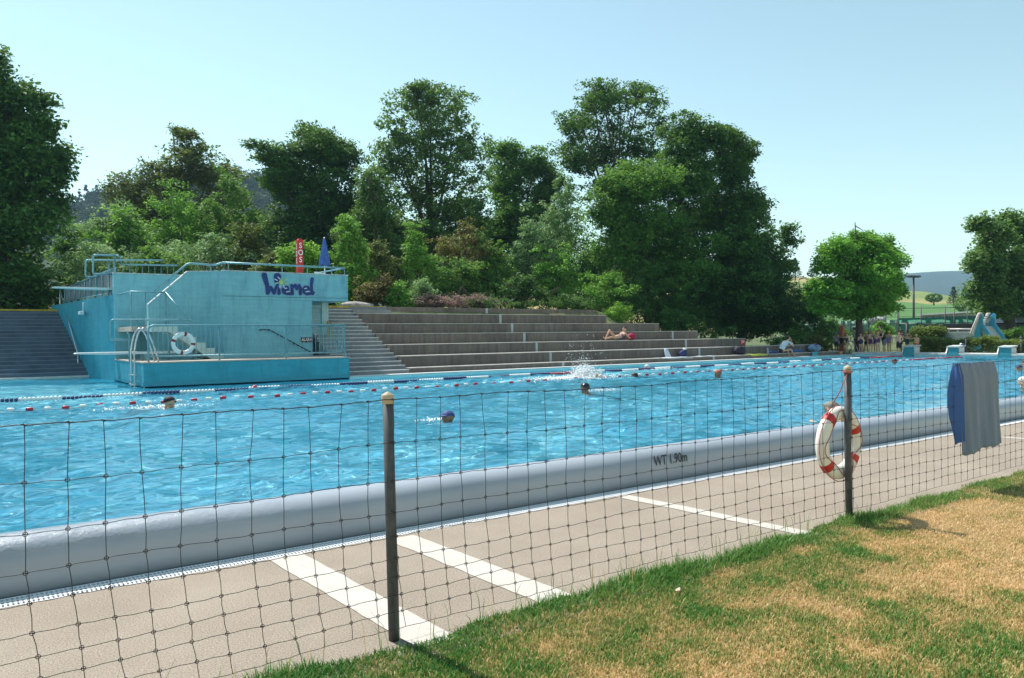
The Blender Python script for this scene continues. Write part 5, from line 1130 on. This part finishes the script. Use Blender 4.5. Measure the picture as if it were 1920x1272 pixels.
# dry leaf on the lawn
q = atZ(1271, 1107, .03); b = B(); b.add([(q.x-.02, q.y, .03), (q.x, q.y-.02, .035), (q.x+.025, q.y+.005, .045), (q.x, q.y+.02, .03)], [(0, 1, 2, 3)]); tag(b.build('dead_leaf', plain('pink dry leaf', (.6, .38, .32), .8)), 'small pale dry leaf lying on the lawn', 'leaf')
# ================================================================ people
SKIN = {'fair': plain('fair skin', (.80, .52, .38), .5, var=.05), 'tan': plain('tanned skin', (.60, .34, .22), .5, var=.05), 'shade': plain('shaded skin', (.30, .155, .095), .5, var=.05)}  # 'shade' is skin darkened in its colour for figures out of the sun
hair_b = plain('dark hair', (.02, .014, .012), .6, var=.2); hair_g = plain('grey hair', (.62, .60, .58), .7, var=.1); eye_m = plain('eye', (.02, .015, .015), .3); lip_m = plain('lips', (.32, .10, .09), .5)
def V3(*a): return Vector(a)
def body(name, label, J, H, skin='fair', clothes=(), cap=None, group=None, head_dir=(0, -1, 0), vox=.011, bulk=1.0, hair=None, peak=False, glasses=False, fingers=True, female=False):
    """J: world joints -> one continuous skin, then clothing cut from it. H: standing height"""
    u = H/1.7; S = []   # segments: key, a, b, ra, rb, flatten axis
    k = bulk
    def seg(key, a, b, ra, rb): S.append((key, Vector(a), Vector(b), ra*u*k, rb*u*k))
    hip, chest, neck, head = J['hip'], J['chest'], J['neck'], J['head']
    side = J['side'].normalized(); fw = Vector(head_dir).normalized(); fwb = J.get('front', fw)
    hw = .085*u; sw_ = .155*u*(.92 if female else 1)
    for s, n in ((1, 'l'), (-1, 'r')):
        seg('torso', hip+side*s*hw*.55, chest+side*s*.075*u, .100 if female else .094, .098)
        seg('torso', hip+side*s*hw*.55, hip.lerp(chest, .5)+side*s*.045*u, .10, .085)
        seg('torso', chest+side*s*.07*u, neck+side*s*sw_*.75-(neck-chest).normalized()*.05*u, .088, .058)
        sh = J['sh_'+n]; seg('torso', sh, neck-(neck-chest).normalized()*.03*u, .052, .055)
        seg('arm', sh, J['el_'+n], .047, .036); seg('arm', J['el_'+n], J['wr_'+n], .037, .024)
        d = (J['wr_'+n]-J['el_'+n]).normalized(); seg('hand', J['wr_'+n], J['wr_'+n]+d*.085*u, .026, .026)
        hp = hip+side*s*hw; seg('leg', hp-(hip-chest).normalized()*-.0, J['kn_'+n], .082, .052); seg('leg', J['kn_'+n], J['kn_'+n].lerp(J['an_'+n], .35), .052, .053); seg('leg', J['kn_'+n].lerp(J['an_'+n], .35), J['an_'+n], .052, .033)
        toe = J['toe_'+n]; seg('foot', J['an_'+n], J['an_'+n]-Vector((0, 0, .03*u)), .034, .036); seg('foot', J['an_'+n]-Vector((0, 0, .035*u)), toe, .032, .022)
    seg('neck', neck-(neck-chest).normalized()*.03*u, head-Vector((0, 0, .05*u)), .052, .048)
    up = (head-neck).normalized(); up = (up-fw*up.dot(fw)).normalized() if abs(up.dot(fw)) < .95 else Vector((0, 0, 1)); rt = fw.cross(up)
    hr = .5*.148*H/1.7 if False else .098*u*(1.12 if H < 1.45 else 1.0)
    seg('head', head+up*.022*u-fw*.012*u, head+up*.022*u+fw*.012*u, hr/u/k, hr/u/k*.96); seg('head', head-up*.05*u+fw*.03*u, head-up*.075*u+fw*.045*u, .058/k, .045/k)
    seg('face', head+fw*(hr+.0*u)-up*.005*u, head+fw*(hr+.018*u)-up*.025*u, .012/k, .014/k)
    for s in (1, -1): seg('face', head+rt*s*hr*.93-fw*.005*u, head+rt*s*hr*1.0-up*.02*u-fw*.01*u, .016/k, .012/k)
    b = B()
    for key, a, c, ra, rb in S:
        n = 7; pts = [a.lerp(c, i/(n-1)) for i in range(n)]; rr = [ra+(rb-ra)*i/(n-1) for i in range(n)]
        ax = (c-a); ax = ax.normalized() if ax.length > 1e-6 else Vector((0, 0, 1)); e = []
        P, Rr = [], []
        for t in (1.0, .8, .45): P.append(a-ax*ra*t*.98); Rr.append(ra*math.sqrt(max(.02, 1-t*t)))
        P += pts; Rr += rr
        for t in (.45, .8, 1.0): P.append(c+ax*rb*t*.98); Rr.append(rb*math.sqrt(max(.02, 1-t*t)))
        b.tube(P, Rr, 10)
    me = bpy.data.meshes.new('tmp'); me.from_pydata(b.v, [], b.f); o = bpy.data.objects.new('tmp', me); COL.objects.link(o)
    m = o.modifiers.new('r', 'REMESH'); m.mode = 'VOXEL'; m.voxel_size = vox; s_ = o.modifiers.new('s', 'SMOOTH'); s_.iterations = 3; s_.factor = .5
    dg = bpy.context.evaluated_depsgraph_get(); ev = o.evaluated_get(dg); m2 = bpy.data.meshes.new_from_object(ev); n = len(m2.vertices)
    co = np.empty(n*3); m2.vertices.foreach_get('co', co); co = co.reshape(-1, 3); no = np.empty(n*3); m2.vertices.foreach_get('normal', no); no = no.reshape(-1, 3)
    faces = [tuple(p.vertices) for p in m2.polygons]; bpy.data.objects.remove(o); bpy.data.meshes.remove(me); bpy.data.meshes.remove(m2)
    # nearest segment of every vertex
    best = np.full(n, 1e9); key = np.zeros(n, int); tt = np.zeros(n); keys = ['torso', 'arm', 'hand', 'leg', 'foot', 'neck', 'head', 'face']
    for kk, a, c, ra, rb in S:
        a_, d_ = np.array(a), np.array(c-a); L = max(d_@d_, 1e-9); t = np.clip(((co-a_)@d_)/L, 0, 1); dist = np.linalg.norm(co-(a_+t[:, None]*d_), axis=1)-(ra+(rb-ra)*t)
        m = dist < best; best[m] = dist[m]; key[m] = keys.index(kk); tt[m] = t[m]
    root = empty('person', (hip.x, hip.y, min(J['an_l'].z, J['an_r'].z)-.07*u), label, 'person', group)
    bb = B(); bb.add([tuple(v) for v in co], faces, True)
    if fingers:
        for s, nme in ((1, 'l'), (-1, 'r')):
            w = J['wr_'+nme]; d = (w-J['el_'+nme]).normalized(); pa = d.cross(side if abs(d.dot(side)) < .8 else fw).normalized(); q = d.cross(pa).normalized()
            for i, ln in enumerate((.062, .075, .070, .055)):
                o_ = w+d*.088*u+pa*(i-1.5)*.0165*u; b3 = o_+d*ln*.5*u+q*.006*u; bb.tube([o_, b3, b3+d*ln*.45*u+q*.02*u], [.0085*u, .0078*u, .005*u], 6)
            o_ = w+d*.02*u-pa*.026*u; bb.tube([o_, o_+d*.035*u-pa*.022*u, o_+d*.065*u-pa*.025*u+q*.01*u], [.011*u, .0095*u, .006*u], 6)
    bb.cur = 1
    for s in (1, -1): bb.ball(tuple(head+fw*hr*.93+rt*s*.034*u+up*.008*u), .0105*u, 1, (1, 1, .7))
    bb.cur = 2; mo = head+fw*(hr*.93)-up*.052*u; bb.tube([mo-rt*.024*u, mo+fw*.006*u, mo+rt*.024*u], [.004*u, .007*u, .004*u], 6)
    bb.build('body', [SKIN[skin], eye_m, lip_m], root)
    axis = (chest-hip).normalized()
    def cut(nm, mat, fun, off):
        mask = fun(); fs = [f for f in faces if all(mask[i] for i in f)]
        if not fs: return
        used = sorted({i for f in fs for i in f}); mp = {v: i for i, v in enumerate(used)}
        b2 = B(); b2.add([tuple(co[i]+no[i]*off) for i in used], [tuple(mp[i] for i in f) for f in fs], True); b2.build(nm, mat, root)
    h_ = (co-np.array(hip))@np.array(axis)/(chest-hip).length      # 0 at hip, 1 at chest
    kz = {kk: keys.index(kk) for kk in keys}
    for c in clothes:
        nm, mat = c[0], c[1]
        if nm == 'swimsuit': cut(nm, mat, lambda: ((key == kz['torso']) & (h_ < 1.12)) | ((key == kz['leg']) & (tt < .07) & (h_ > -.5)), .007*u)
        elif nm == 'swim_shorts': cut(nm, mat, lambda: ((key == kz['torso']) & (h_ < .28)) | ((key == kz['leg']) & (tt < (c[2] if len(c) > 2 else .62)) & (h_ > -3)) & (co[:, 2] > min(J['kn_l'].z, J['kn_r'].z)-.0), .016*u)
        elif nm == 'bikini_bottom': cut(nm, mat, lambda: (key == kz['torso']) & (h_ < .05), .006*u)
        elif nm == 'bikini_top': cut(nm, mat, lambda: (key == kz['torso']) & (h_ > .78) & (h_ < 1.12), .006*u)
        elif nm == 'shirt': cut(nm, mat, lambda: ((key == kz['torso']) & (h_ > -.18)) | ((key == kz['arm']) & (tt < .6) & (np.minimum(np.linalg.norm(co-np.array(J['sh_l']), axis=1), np.linalg.norm(co-np.array(J['sh_r']), axis=1)) < .2*u)), .014*u)
        elif nm == 'top': cut(nm, mat, lambda: (key == kz['torso']) & (h_ > -.1) & (h_ < 1.35), .010*u)
        elif nm == 'skirt': cut(nm, mat, lambda: ((key == kz['torso']) & (h_ < .2)) | ((key == kz['leg']) & (tt < .8) & (co[:, 2] > hip.z-.38*u)), .03*u)
        elif nm == 'towel_wrap': cut(nm, mat, lambda: ((key == kz['torso'])) | ((key == kz['arm'])) | ((key == kz['leg']) & (co[:, 2] > hip.z-.12*u)), .03*u)
    hv = (co-np.array(head))
    if cap is not None:
        cut('swim_cap' if not peak else 'cap', cap, lambda: ((key == kz['head']) | (key == kz['face'])) & ((hv@np.array(up))/u > .028-.25*np.clip(-(hv@np.array(fw))/u, -.03, .09)), .006*u)
        if peak:
            b2 = B(); c0 = head+up*.045*u+fw*hr*.9; V = []
            for i in range(9):
                a = (i/8-.5)*2.2
                for j in range(3): r = hr*(.25+.50*j); V.append(tuple(head+up*(.048-.010*j)*u+fw*(hr*.62+r*math.cos(a)*.95)+rt*(hr*.95*math.sin(a)*(1-.12*j))))
            b2.add(V, [(i*3+j, i*3+j+1, (i+1)*3+j+1, (i+1)*3+j) for i in range(8) for j in range(2)], True); ob = b2.build('cap_peak', cap, root); mm = ob.modifiers.new('t', 'SOLIDIFY'); mm.thickness = .006
    elif hair is not None:
        cut('hair', hair, lambda: ((key == kz['head']) | (key == kz['neck'])) & (((hv@np.array(up))/u > .035) | ((hv@np.array(fw))/u < -.01)) & ((hv@np.array(up))/u > -.085), .014*u)
    if glasses:
        b2 = B(); e = [head+fw*hr*1.0+rt*s*.034*u+up*.010*u for s in (1, -1)]
        for q in e: b2.ball(tuple(q), .024*u, 2, (1, 1, .75))
        b2.tube([e[0]+rt*.02*u, e[0]+rt*.05*u-fw*.08*u], .005*u, 5); b2.tube([e[1]-rt*.02*u, e[1]-rt*.05*u-fw*.08*u], .005*u, 5); b2.tube([e[0], e[1]], .005*u, 5); b2.build('sunglasses', eye_m, root)
    return root
def standing(x, y, z, H, face=-90, lean=0, arms='down', stride=0, leanside=0, bend=0):
    """joint positions of a standing figure facing `face` degrees (0 = +X)"""
    u = H/1.7; a = math.radians(face); f = V3(math.cos(a), math.sin(a), 0); s = V3(-math.sin(a), math.cos(a), 0)   # s: left
    hip = V3(x, y, z+.90*u); b = math.radians(bend); ax = V3(0, 0, math.cos(b))+f*math.sin(b)+s*leanside
    chest = hip+ax*.34*u; neck = hip+ax*.55*u; head = neck+(ax*.6+V3(0, 0, .4))*.17*u+f*.015*u
    J = dict(hip=hip, chest=chest, neck=neck, head=head, side=s, front=f)
    for n, k in (('l', 1), ('r', -1)):
        sh = neck-ax*.055*u+s*k*.175*u; J['sh_'+n] = sh
        if arms == 'down': J['el_'+n] = sh+V3(0, 0, -.28*u)+s*k*.05*u-f*.01*u; J['wr_'+n] = J['el_'+n]+V3(0, 0, -.24*u)+f*.06*u+s*k*.01*u
        elif arms == 'cross': J['el_'+n] = sh+V3(0, 0, -.26*u)+s*k*.05*u+f*.05*u; J['wr_'+n] = J['el_'+n]+V3(0, 0, .12*u)+f*.12*u-s*k*.17*u
        elif arms == 'hug': J['el_'+n] = sh+V3(0, 0, -.24*u)+s*k*.02*u+f*.10*u; J['wr_'+n] = J['el_'+n]+V3(0, 0, .18*u)+f*.05*u-s*k*.14*u
        elif arms == 'head': J['el_'+n] = sh+V3(0, 0, .10*u)+s*k*.22*u+f*.05*u; J['wr_'+n] = head+s*k*.10*u+V3(0, 0, .04*u)+f*.05*u
        elif arms == 'reach': 
            if k > 0: J['el_'+n] = sh+s*.25*u+f*.05*u+V3(0, 0, -.04*u); J['wr_'+n] = J['el_'+n]+s*.22*u+V3(0, 0, .02*u)+f*.03*u
            else: J['el_'+n] = sh+V3(0, 0, -.27*u)-s*.04*u; J['wr_'+n] = J['el_'+n]+V3(0, 0, -.22*u)+f*.08*u
        elif arms == 'reach_r':
            if k < 0: J['el_'+n] = sh-s*.25*u+f*.05*u+V3(0, 0, -.04*u); J['wr_'+n] = J['el_'+n]-s*.22*u+V3(0, 0, .02*u)
            else: J['el_'+n] = sh+V3(0, 0, -.27*u)+s*.04*u; J['wr_'+n] = J['el_'+n]+V3(0, 0, -.22*u)+f*.08*u
        elif arms == 'hips': J['el_'+n] = sh+V3(0, 0, -.25*u)+s*k*.13*u-f*.05*u; J['wr_'+n] = hip+s*k*.14*u+V3(0, 0, .06*u)+f*.04*u
        elif arms == 'hold': J['el_'+n] = sh+V3(0, 0, -.27*u)+f*.08*u+s*k*.03*u; J['wr_'+n] = J['el_'+n]+f*.22*u+V3(0, 0, .02*u)-s*k*.06*u
        J['kn_'+n] = hip+s*k*.09*u+V3(0, 0, -.44*u)+f*(.02*u+k*stride*.16*u); J['an_'+n] = hip+s*k*.10*u+V3(0, 0, -.83*u)+f*k*stride*.20*u; J['toe_'+n] = J['an_'+n]+f*.15*u+V3(0, 0, -.045*u)+s*k*.02*u
    return J
cl = lambda n, c: plain(n, c, .7, var=.12)
PINK, ORANGE, YELLOW, LIME, CYAN = cl('magenta cap', (.60, .03, .16)), cl('orange cap', (.75, .17, .04)), cl('yellow cap', (.72, .55, .04)), cl('lime cap', (.55, .65, .03)), cl('cyan cap', (.03, .30, .42))
SALMON = cl('salmon cap', (.75, .28, .22)); NAVY = cl('navy suit', (.02, .03, .10)); BLACK = cl('black suit', (.012, .012, .018)); GREYS = cl('grey shirt', (.28, .28, .32)); WHITEC = cl('white shirt', (.62, .68, .74)); ORS = cl('orange shorts', (.70, .10, .015)); PURP = cl('purple suit', (.14, .03, .16)); BLUE = cl('blue towel', (.04, .07, .30)); TEALS = cl('dark teal suit', (.015, .06, .08)); FLOR = cl('lilac suit', (.25, .22, .34))
KG = 'swimming class at the far end of the pool'
KIDS = [ # px of head, py head top, py feet, X plane, facing, arms, clothes, cap, skin, label
 (1568, 624, 667, 39.6, -150, 'hug', [('shirt', GREYS), ('swim_shorts', NAVY)], CYAN, 'shade', 'child in cyan cap and grey shirt at the left end of the class', .95),
 (1578, 624, 666, 39.9, -170, 'down', [('swimsuit', BLACK)], PINK, 'shade', 'child in magenta cap and black swimsuit next to the cyan cap', 1),
 (1588, 626, 664, 39.4, 170, 'reach_r', [('swimsuit', NAVY)], PINK, 'fair', 'child in magenta cap holding out an arm left of the trestle', 1),
 (1609, 626, 663, 40.2, 180, 'reach', [('swimsuit', TEALS)], PINK, 'fair', 'child in pink cap reaching an arm over the trestle', 1),
 (1614, 626, 665, 39.5, -160, 'hug', [('swimsuit', NAVY)], PINK, 'fair', 'child in magenta cap and patterned navy swimsuit right of the trestle', 1),
 (1624, 623, 662, 40.3, 160, 'hug', [('swim_shorts', BLACK, .4)], YELLOW, 'tan', 'child in yellow cap hugging itself behind the pink caps', 1),
 (1632, 626, 661, 39.6, 175, 'down', [('swimsuit', PURP)], PINK, 'fair', 'child in pink cap and purple swimsuit in the middle of the class', 1),
 (1637, 623, 661, 40.2, -150, 'down', [('towel_wrap', BLUE)], YELLOW, 'tan', 'child in yellow cap wrapped in a dark blue towel', 1),
 (1646, 622, 661, 40.0, -170, 'hug', [('swimsuit', FLOR)], SALMON, 'fair', 'child in salmon pink cap right of the blue towel', 1),
 (1647, 625.5, 662, 39.3, -140, 'hug', [('swimsuit', PURP)], YELLOW, 'fair', 'child in pale yellow cap and purple swimsuit in the front row', 1),
 (1667, 621, 661, 40.4, 190, 'down', [('swimsuit', FLOR)], LIME, 'tan', 'child in lime cap behind the bending instructor', .95),
 (1685, 623, 660, 39.6, 175, 'hips', [('swim_shorts', BLACK, .95)], ORANGE, 'fair', 'boy in orange cap and long dark shorts', 1.05),
 (1701, 626, 661, 40.6, -175, 'head', [('swimsuit', TEALS)], ORANGE, 'tan', 'child in orange cap with hands raised behind the first starting block', 1),
 (1718, 627.5, 661, 39.9, 185, 'reach_r', [('swim_shorts', ORS, .8)], LIME, 'tan', 'boy in lime cap and bright orange shorts', 1.05),
]
for (px, pt, pb, X_, fc, arms, clo, cap, sk, lab, bk) in KIDS:
    t = atX(px, pt, X_); bt = atX(px, pb, X_); zf = .545 if X_ < 39.45 else .40
    H = (t.z-zf)/1.0
    body('person', lab, standing(X_, t.y, zf, H, fc, arms=arms, stride=random.uniform(-.3, .3)), H, sk, clo, cap, KG, (math.cos(math.radians(fc)), math.sin(math.radians(fc)), -.1), .013, 1.0*bk)
# instructor bending over with a paper
t = atX(1657, 609, 39.5); J = standing(39.45, t.y-.05, .42, 1.42, 150, arms='hold', stride=.5, bend=22)
J['head'] = V3(39.4, atX(1649, 613, 39.4).y, t.z-.12)
body('person', 'adult instructor in black top and grey skirt bending over the class with a paper', J, 1.50, 'tan', [('top', BLACK), ('skirt', cl('grey skirt', (.14, .14, .22)))], None, KG, (-.6, .7, -.4), .013, 1.05, hair=hair_b, glasses=True, female=True)
q = (J['wr_l']+J['wr_r'])/2+V3(-.05, .06, .02); b = B(); b.add([(q.x-.1, q.y-.12, q.z-.02), (q.x+.12, q.y-.16, q.z-.06), (q.x+.14, q.y+.12, q.z+.01), (q.x-.08, q.y+.16, q.z+.05)], [(0, 1, 2, 3)]); o = b.build('paper_sheet', white_m); m = o.modifiers.new('t', 'SOLIDIFY'); m.thickness = .004; tag(o, 'white sheet of paper held by the bending instructor', 'paper')
# people further back
t = atX(1690, 619, 44); body('person', 'person in dark red shirt walking behind the orange capped boy', standing(44, t.y, .38, t.z-.38, 150, stride=.5), t.z-.38, 'shade', [('shirt', cl('maroon shirt', (.14, .03, .08))), ('swim_shorts', NAVY)], None, 'people further behind the class', (-.8, .5, 0), .016, hair=hair_b)
t = atX(1604, 620, 48); body('person', 'person in grey blue shirt standing near the litter bin', standing(48, t.y, .38, t.z-.38, -170, arms='cross'), t.z-.38, 'tan', [('shirt', cl('grey blue shirt', (.22, .30, .38))), ('swim_shorts', NAVY)], None, 'people further behind the class', (-1, 0, 0), .016, hair=hair_b)
# sunbather on the third step
q0 = atY(1131, 622, 24.2); q1 = atY(1172, 606, 24.2); z0 = TZ[2]+.02; y = 24.15; L = lambda px, py: atY(px, py, y)
J = dict(hip=L(1159, 617), chest=L(1166, 616), neck=L(1170, 611), head=L(1171.5, 606), side=V3(0, 1, 0), front=V3(0, 0, 1))
J['hip'].z = z0+.13; J['chest'].z = z0+.17; J['neck'].z = z0+.30; J['hip'].x -= .12; J['chest'].x = J['hip'].x+.27; J['neck'].x = J['hip'].x+.45; J['head'] = J['neck']+V3(.05, 0, .15)
for n, k in (('l', 1), ('r', -1)):
    J['sh_'+n] = J['neck']+V3(-.04, k*.16, -.03); J['el_'+n] = J['sh_'+n]+V3(.16, k*.1, -.2); J['wr_'+n] = J['el_'+n]+V3(-.06+.25*(k > 0), -.02, .02-.02*k)
    J['kn_'+n] = J['hip']+(V3(-.34, .05, .30) if k > 0 else V3(-.38, -.1, .0)); J['an_'+n] = J['hip']+(V3(-.56, .08, -.06) if k > 0 else V3(-.74, -.12, -.06)); J['toe_'+n] = J['an_'+n]+V3(-.12, 0, .08)
J['el_l'] = J['head']+V3(.16, .14, -.05); J['wr_l'] = J['head']+V3(.03, .06, .06)
body('person', 'sunbather in purple and white bikini lying with raised knee on the third step', J, 1.42, 'tan', [('bikini_bottom', cl('white purple cloth', (.55, .5, .62))), ('bikini_top', cl('violet cloth', (.10, .06, .26)))], None, None, (-.85, -.35, .3), .011, hair=hair_b, female=True)
# seated person at the right end of the lowest step
q = atY(1464, 664, 22.6); x0 = q.x; z0 = TZ[0]
J = dict(hip=V3(x0, 22.6, z0+.13), chest=V3(x0+.10, 22.50, z0+.42), neck=V3(x0+.20, 22.42, z0+.60), head=V3(x0+.31, 22.36, z0+.76), side=V3(-.55, .83, 0), front=V3(.8, -.55, 0))
for n, k in (('l', 1), ('r', -1)):
    s = V3(-.55, .83, 0)*k; J['sh_'+n] = J['neck']+s*.15+V3(0, 0, -.05); J['el_'+n] = J['sh_'+n]+V3(.20, -.10, -.20)+s*-.02; J['wr_'+n] = J['head']+V3(.06, -.04, -.13)+s*.05
    J['kn_'+n] = J['hip']+V3(.38, -.22, .06)+s*.08; J['an_'+n] = J['kn_'+n]+V3(.04+.10*(k < 0), -.04, -.26-.0); J['toe_'+n] = J['an_'+n]+V3(.12, -.08, -.03)
body('person', 'person in white shirt and sunglasses sitting on the lowest step with chin in hands', J, 1.45, 'tan', [('shirt', WHITEC), ('swim_shorts', BLACK, .5)], None, None, (.80, -.55, -.1), .011, hair=hair_b, glasses=True)
# swimmers
SG_ = 'swimmers in the pool'
def swimmer(label, px, py, dirdeg, H=1.6, up=.0, skin='tan', cap=None, hair=None, peak=False, arms='under', head_dir=None, tilt=60, clothes=(), glasses=False, y_=None):
    p = atZ(px, py, WZ); a = math.radians(dirdeg); f = V3(math.cos(a), math.sin(a), 0); s = V3(-math.sin(a), math.cos(a), 0); u = H/1.7; t = math.radians(tilt)
    head = V3(p.x, p.y, WZ+.085*u+up); ax = f*math.sin(t)+V3(0, 0, math.cos(t)); neck = head-ax*.10*u-V3(0, 0, .10*u); chest = neck-ax*.22*u; hip = neck-ax*.55*u
    J = dict(hip=hip, chest=chest, neck=neck, head=head, side=s, front=f)
    for n, k in (('l', 1), ('r', -1)):
        J['sh_'+n] = neck-ax*.05*u+s*k*.17*u
        if arms == 'under': J['el_'+n] = J['sh_'+n]+f*.12*u+s*k*.2*u-V3(0, 0, .10*u); J['wr_'+n] = J['el_'+n]+f*.22*u-s*k*.06*u-V3(0, 0, .02*u)
        elif arms == 'wall': J['el_'+n] = J['sh_'+n]+s*k*.30*u+V3(0, 0, .07*u)+f*.02*u; J['wr_'+n] = J['el_'+n]-s*k*.2*u+f*.16*u
        elif arms == 'stroke': J['el_'+n] = J['sh_'+n]+f*.2*u+s*k*.12*u+V3(0, 0, .06*u if k > 0 else -.1*u); J['wr_'+n] = J['el_'+n]+f*.24*u+V3(0, 0, .0)
        J['kn_'+n] = hip-ax*.42*u+s*k*.12*u; J['an_'+n] = hip-ax*.80*u+s*k*.16*u-V3(0, 0, .05); J['toe_'+n] = J['an_'+n]-ax*.14*u
    hd = head_dir or (f.x, f.y, .05)
    return body('person', label, J, H, skin, clothes, cap, SG_, hd, .011, 1, hair, peak, glasses)
swimmer('swimmer in black cap with goggles beside the nearer lane rope', 318, 766, 5, 1.65, .03, 'tan', BLACK, glasses=True)
swimmer('swimmer in blue peaked cap nearest to the left fence post', 840, 792, 190, 1.6, -.015, 'shade', cl('blue peaked cap', (.03, .06, .20)), peak=True)
swimmer('swimmer in shiny black cap in front of the splash', 1097, 739, 100, 1.7, .04, 'shade', plain('shiny black cap', (.012, .014, .02), .25))
swimmer('swimmer with reddish bald head and tanned shoulder', 1346, 710, 165, 1.7, .045, 'shade', cl('brick red cap', (.42, .12, .06)), hair=None)
swimmer('dark haired swimmer ahead of the red lane float', 1677, 684, 200, 1.6, .03, 'shade', None, hair_b)
swimmer('swimmer crossing the nearer lane rope with dark hair low in the water', 1190, 708, 150, 1.55, -.05, 'shade', None, hair_b)
swimmer('swimmer in white cap beyond the far lane rope', 1213, 692, 170, 1.6, -.03, 'fair', WHITEC, None, arms='stroke')
swimmer('swimmer hidden behind the splash', 1124, 710, 0, 1.6, -.03, 'tan', cl('ochre cap', (.5, .35, .15)), None)
swimmer('white haired swimmer half hidden by the towel', 1789, 727, 175, 1.7, .05, 'fair', None, hair_g)
swimmer('swimmer in dark blue cap right of the towel', 1911, 698, 190, 1.7, .02, 'tan', cl('dark blue cap', (.02, .03, .09)), peak=True)
swimmer('swimmer with black and pink goggles at the far right', 1921, 689, 190, 1.7, .03, 'tan', BLACK)
swimmer('grey haired swimmer with sunburnt shoulders at the right edge', 1919, 735, 185, 1.75, .10, 'fair', None, hair_g, tilt=30, arms='stroke')
swimmer('child with lime cap at the far corner of the pool', 1541, 667, -60, 1.3, .28, 'tan', LIME, None, tilt=8)
swimmer('child with orange cap at the far pool edge below the class', 1577, 668, -120, 1.25, .10, 'tan', ORANGE, None, tilt=8)
p = atZ(1559, 792, WZ); p.y = 6.42
J_ = swimmer('person with grey cap turned backwards leaning on the near pool rim behind the lifebuoy', 1559, 786, 95, 1.75, .06, 'tan', cl('grey camouflage cap', (.20, .20, .17)), peak=True, arms='wall', tilt=12)
# ================================================================ air
HAZE = True
if HAZE:
    M = bpy.data.materials.new('haze air'); M.use_nodes = True; t = M.node_tree; t.nodes.remove(t.nodes['Principled BSDF'])
    v = t.nodes.new('ShaderNodeVolumePrincipled'); v.inputs['Color'].default_value = (.42, .68, 1.0, 1); v.inputs['Density'].default_value = .00030; v.inputs['Anisotropy'].default_value = .3
    t.links.new(v.outputs[0], t.nodes['Material Output'].inputs['Volume'])
    b = B(); b.box((-700, -250, -5), (2600, 2600, 190)); h = b.build('haze', M); h['kind'] = 'stuff'; h['label'] = 'faint summer haze over the valley'
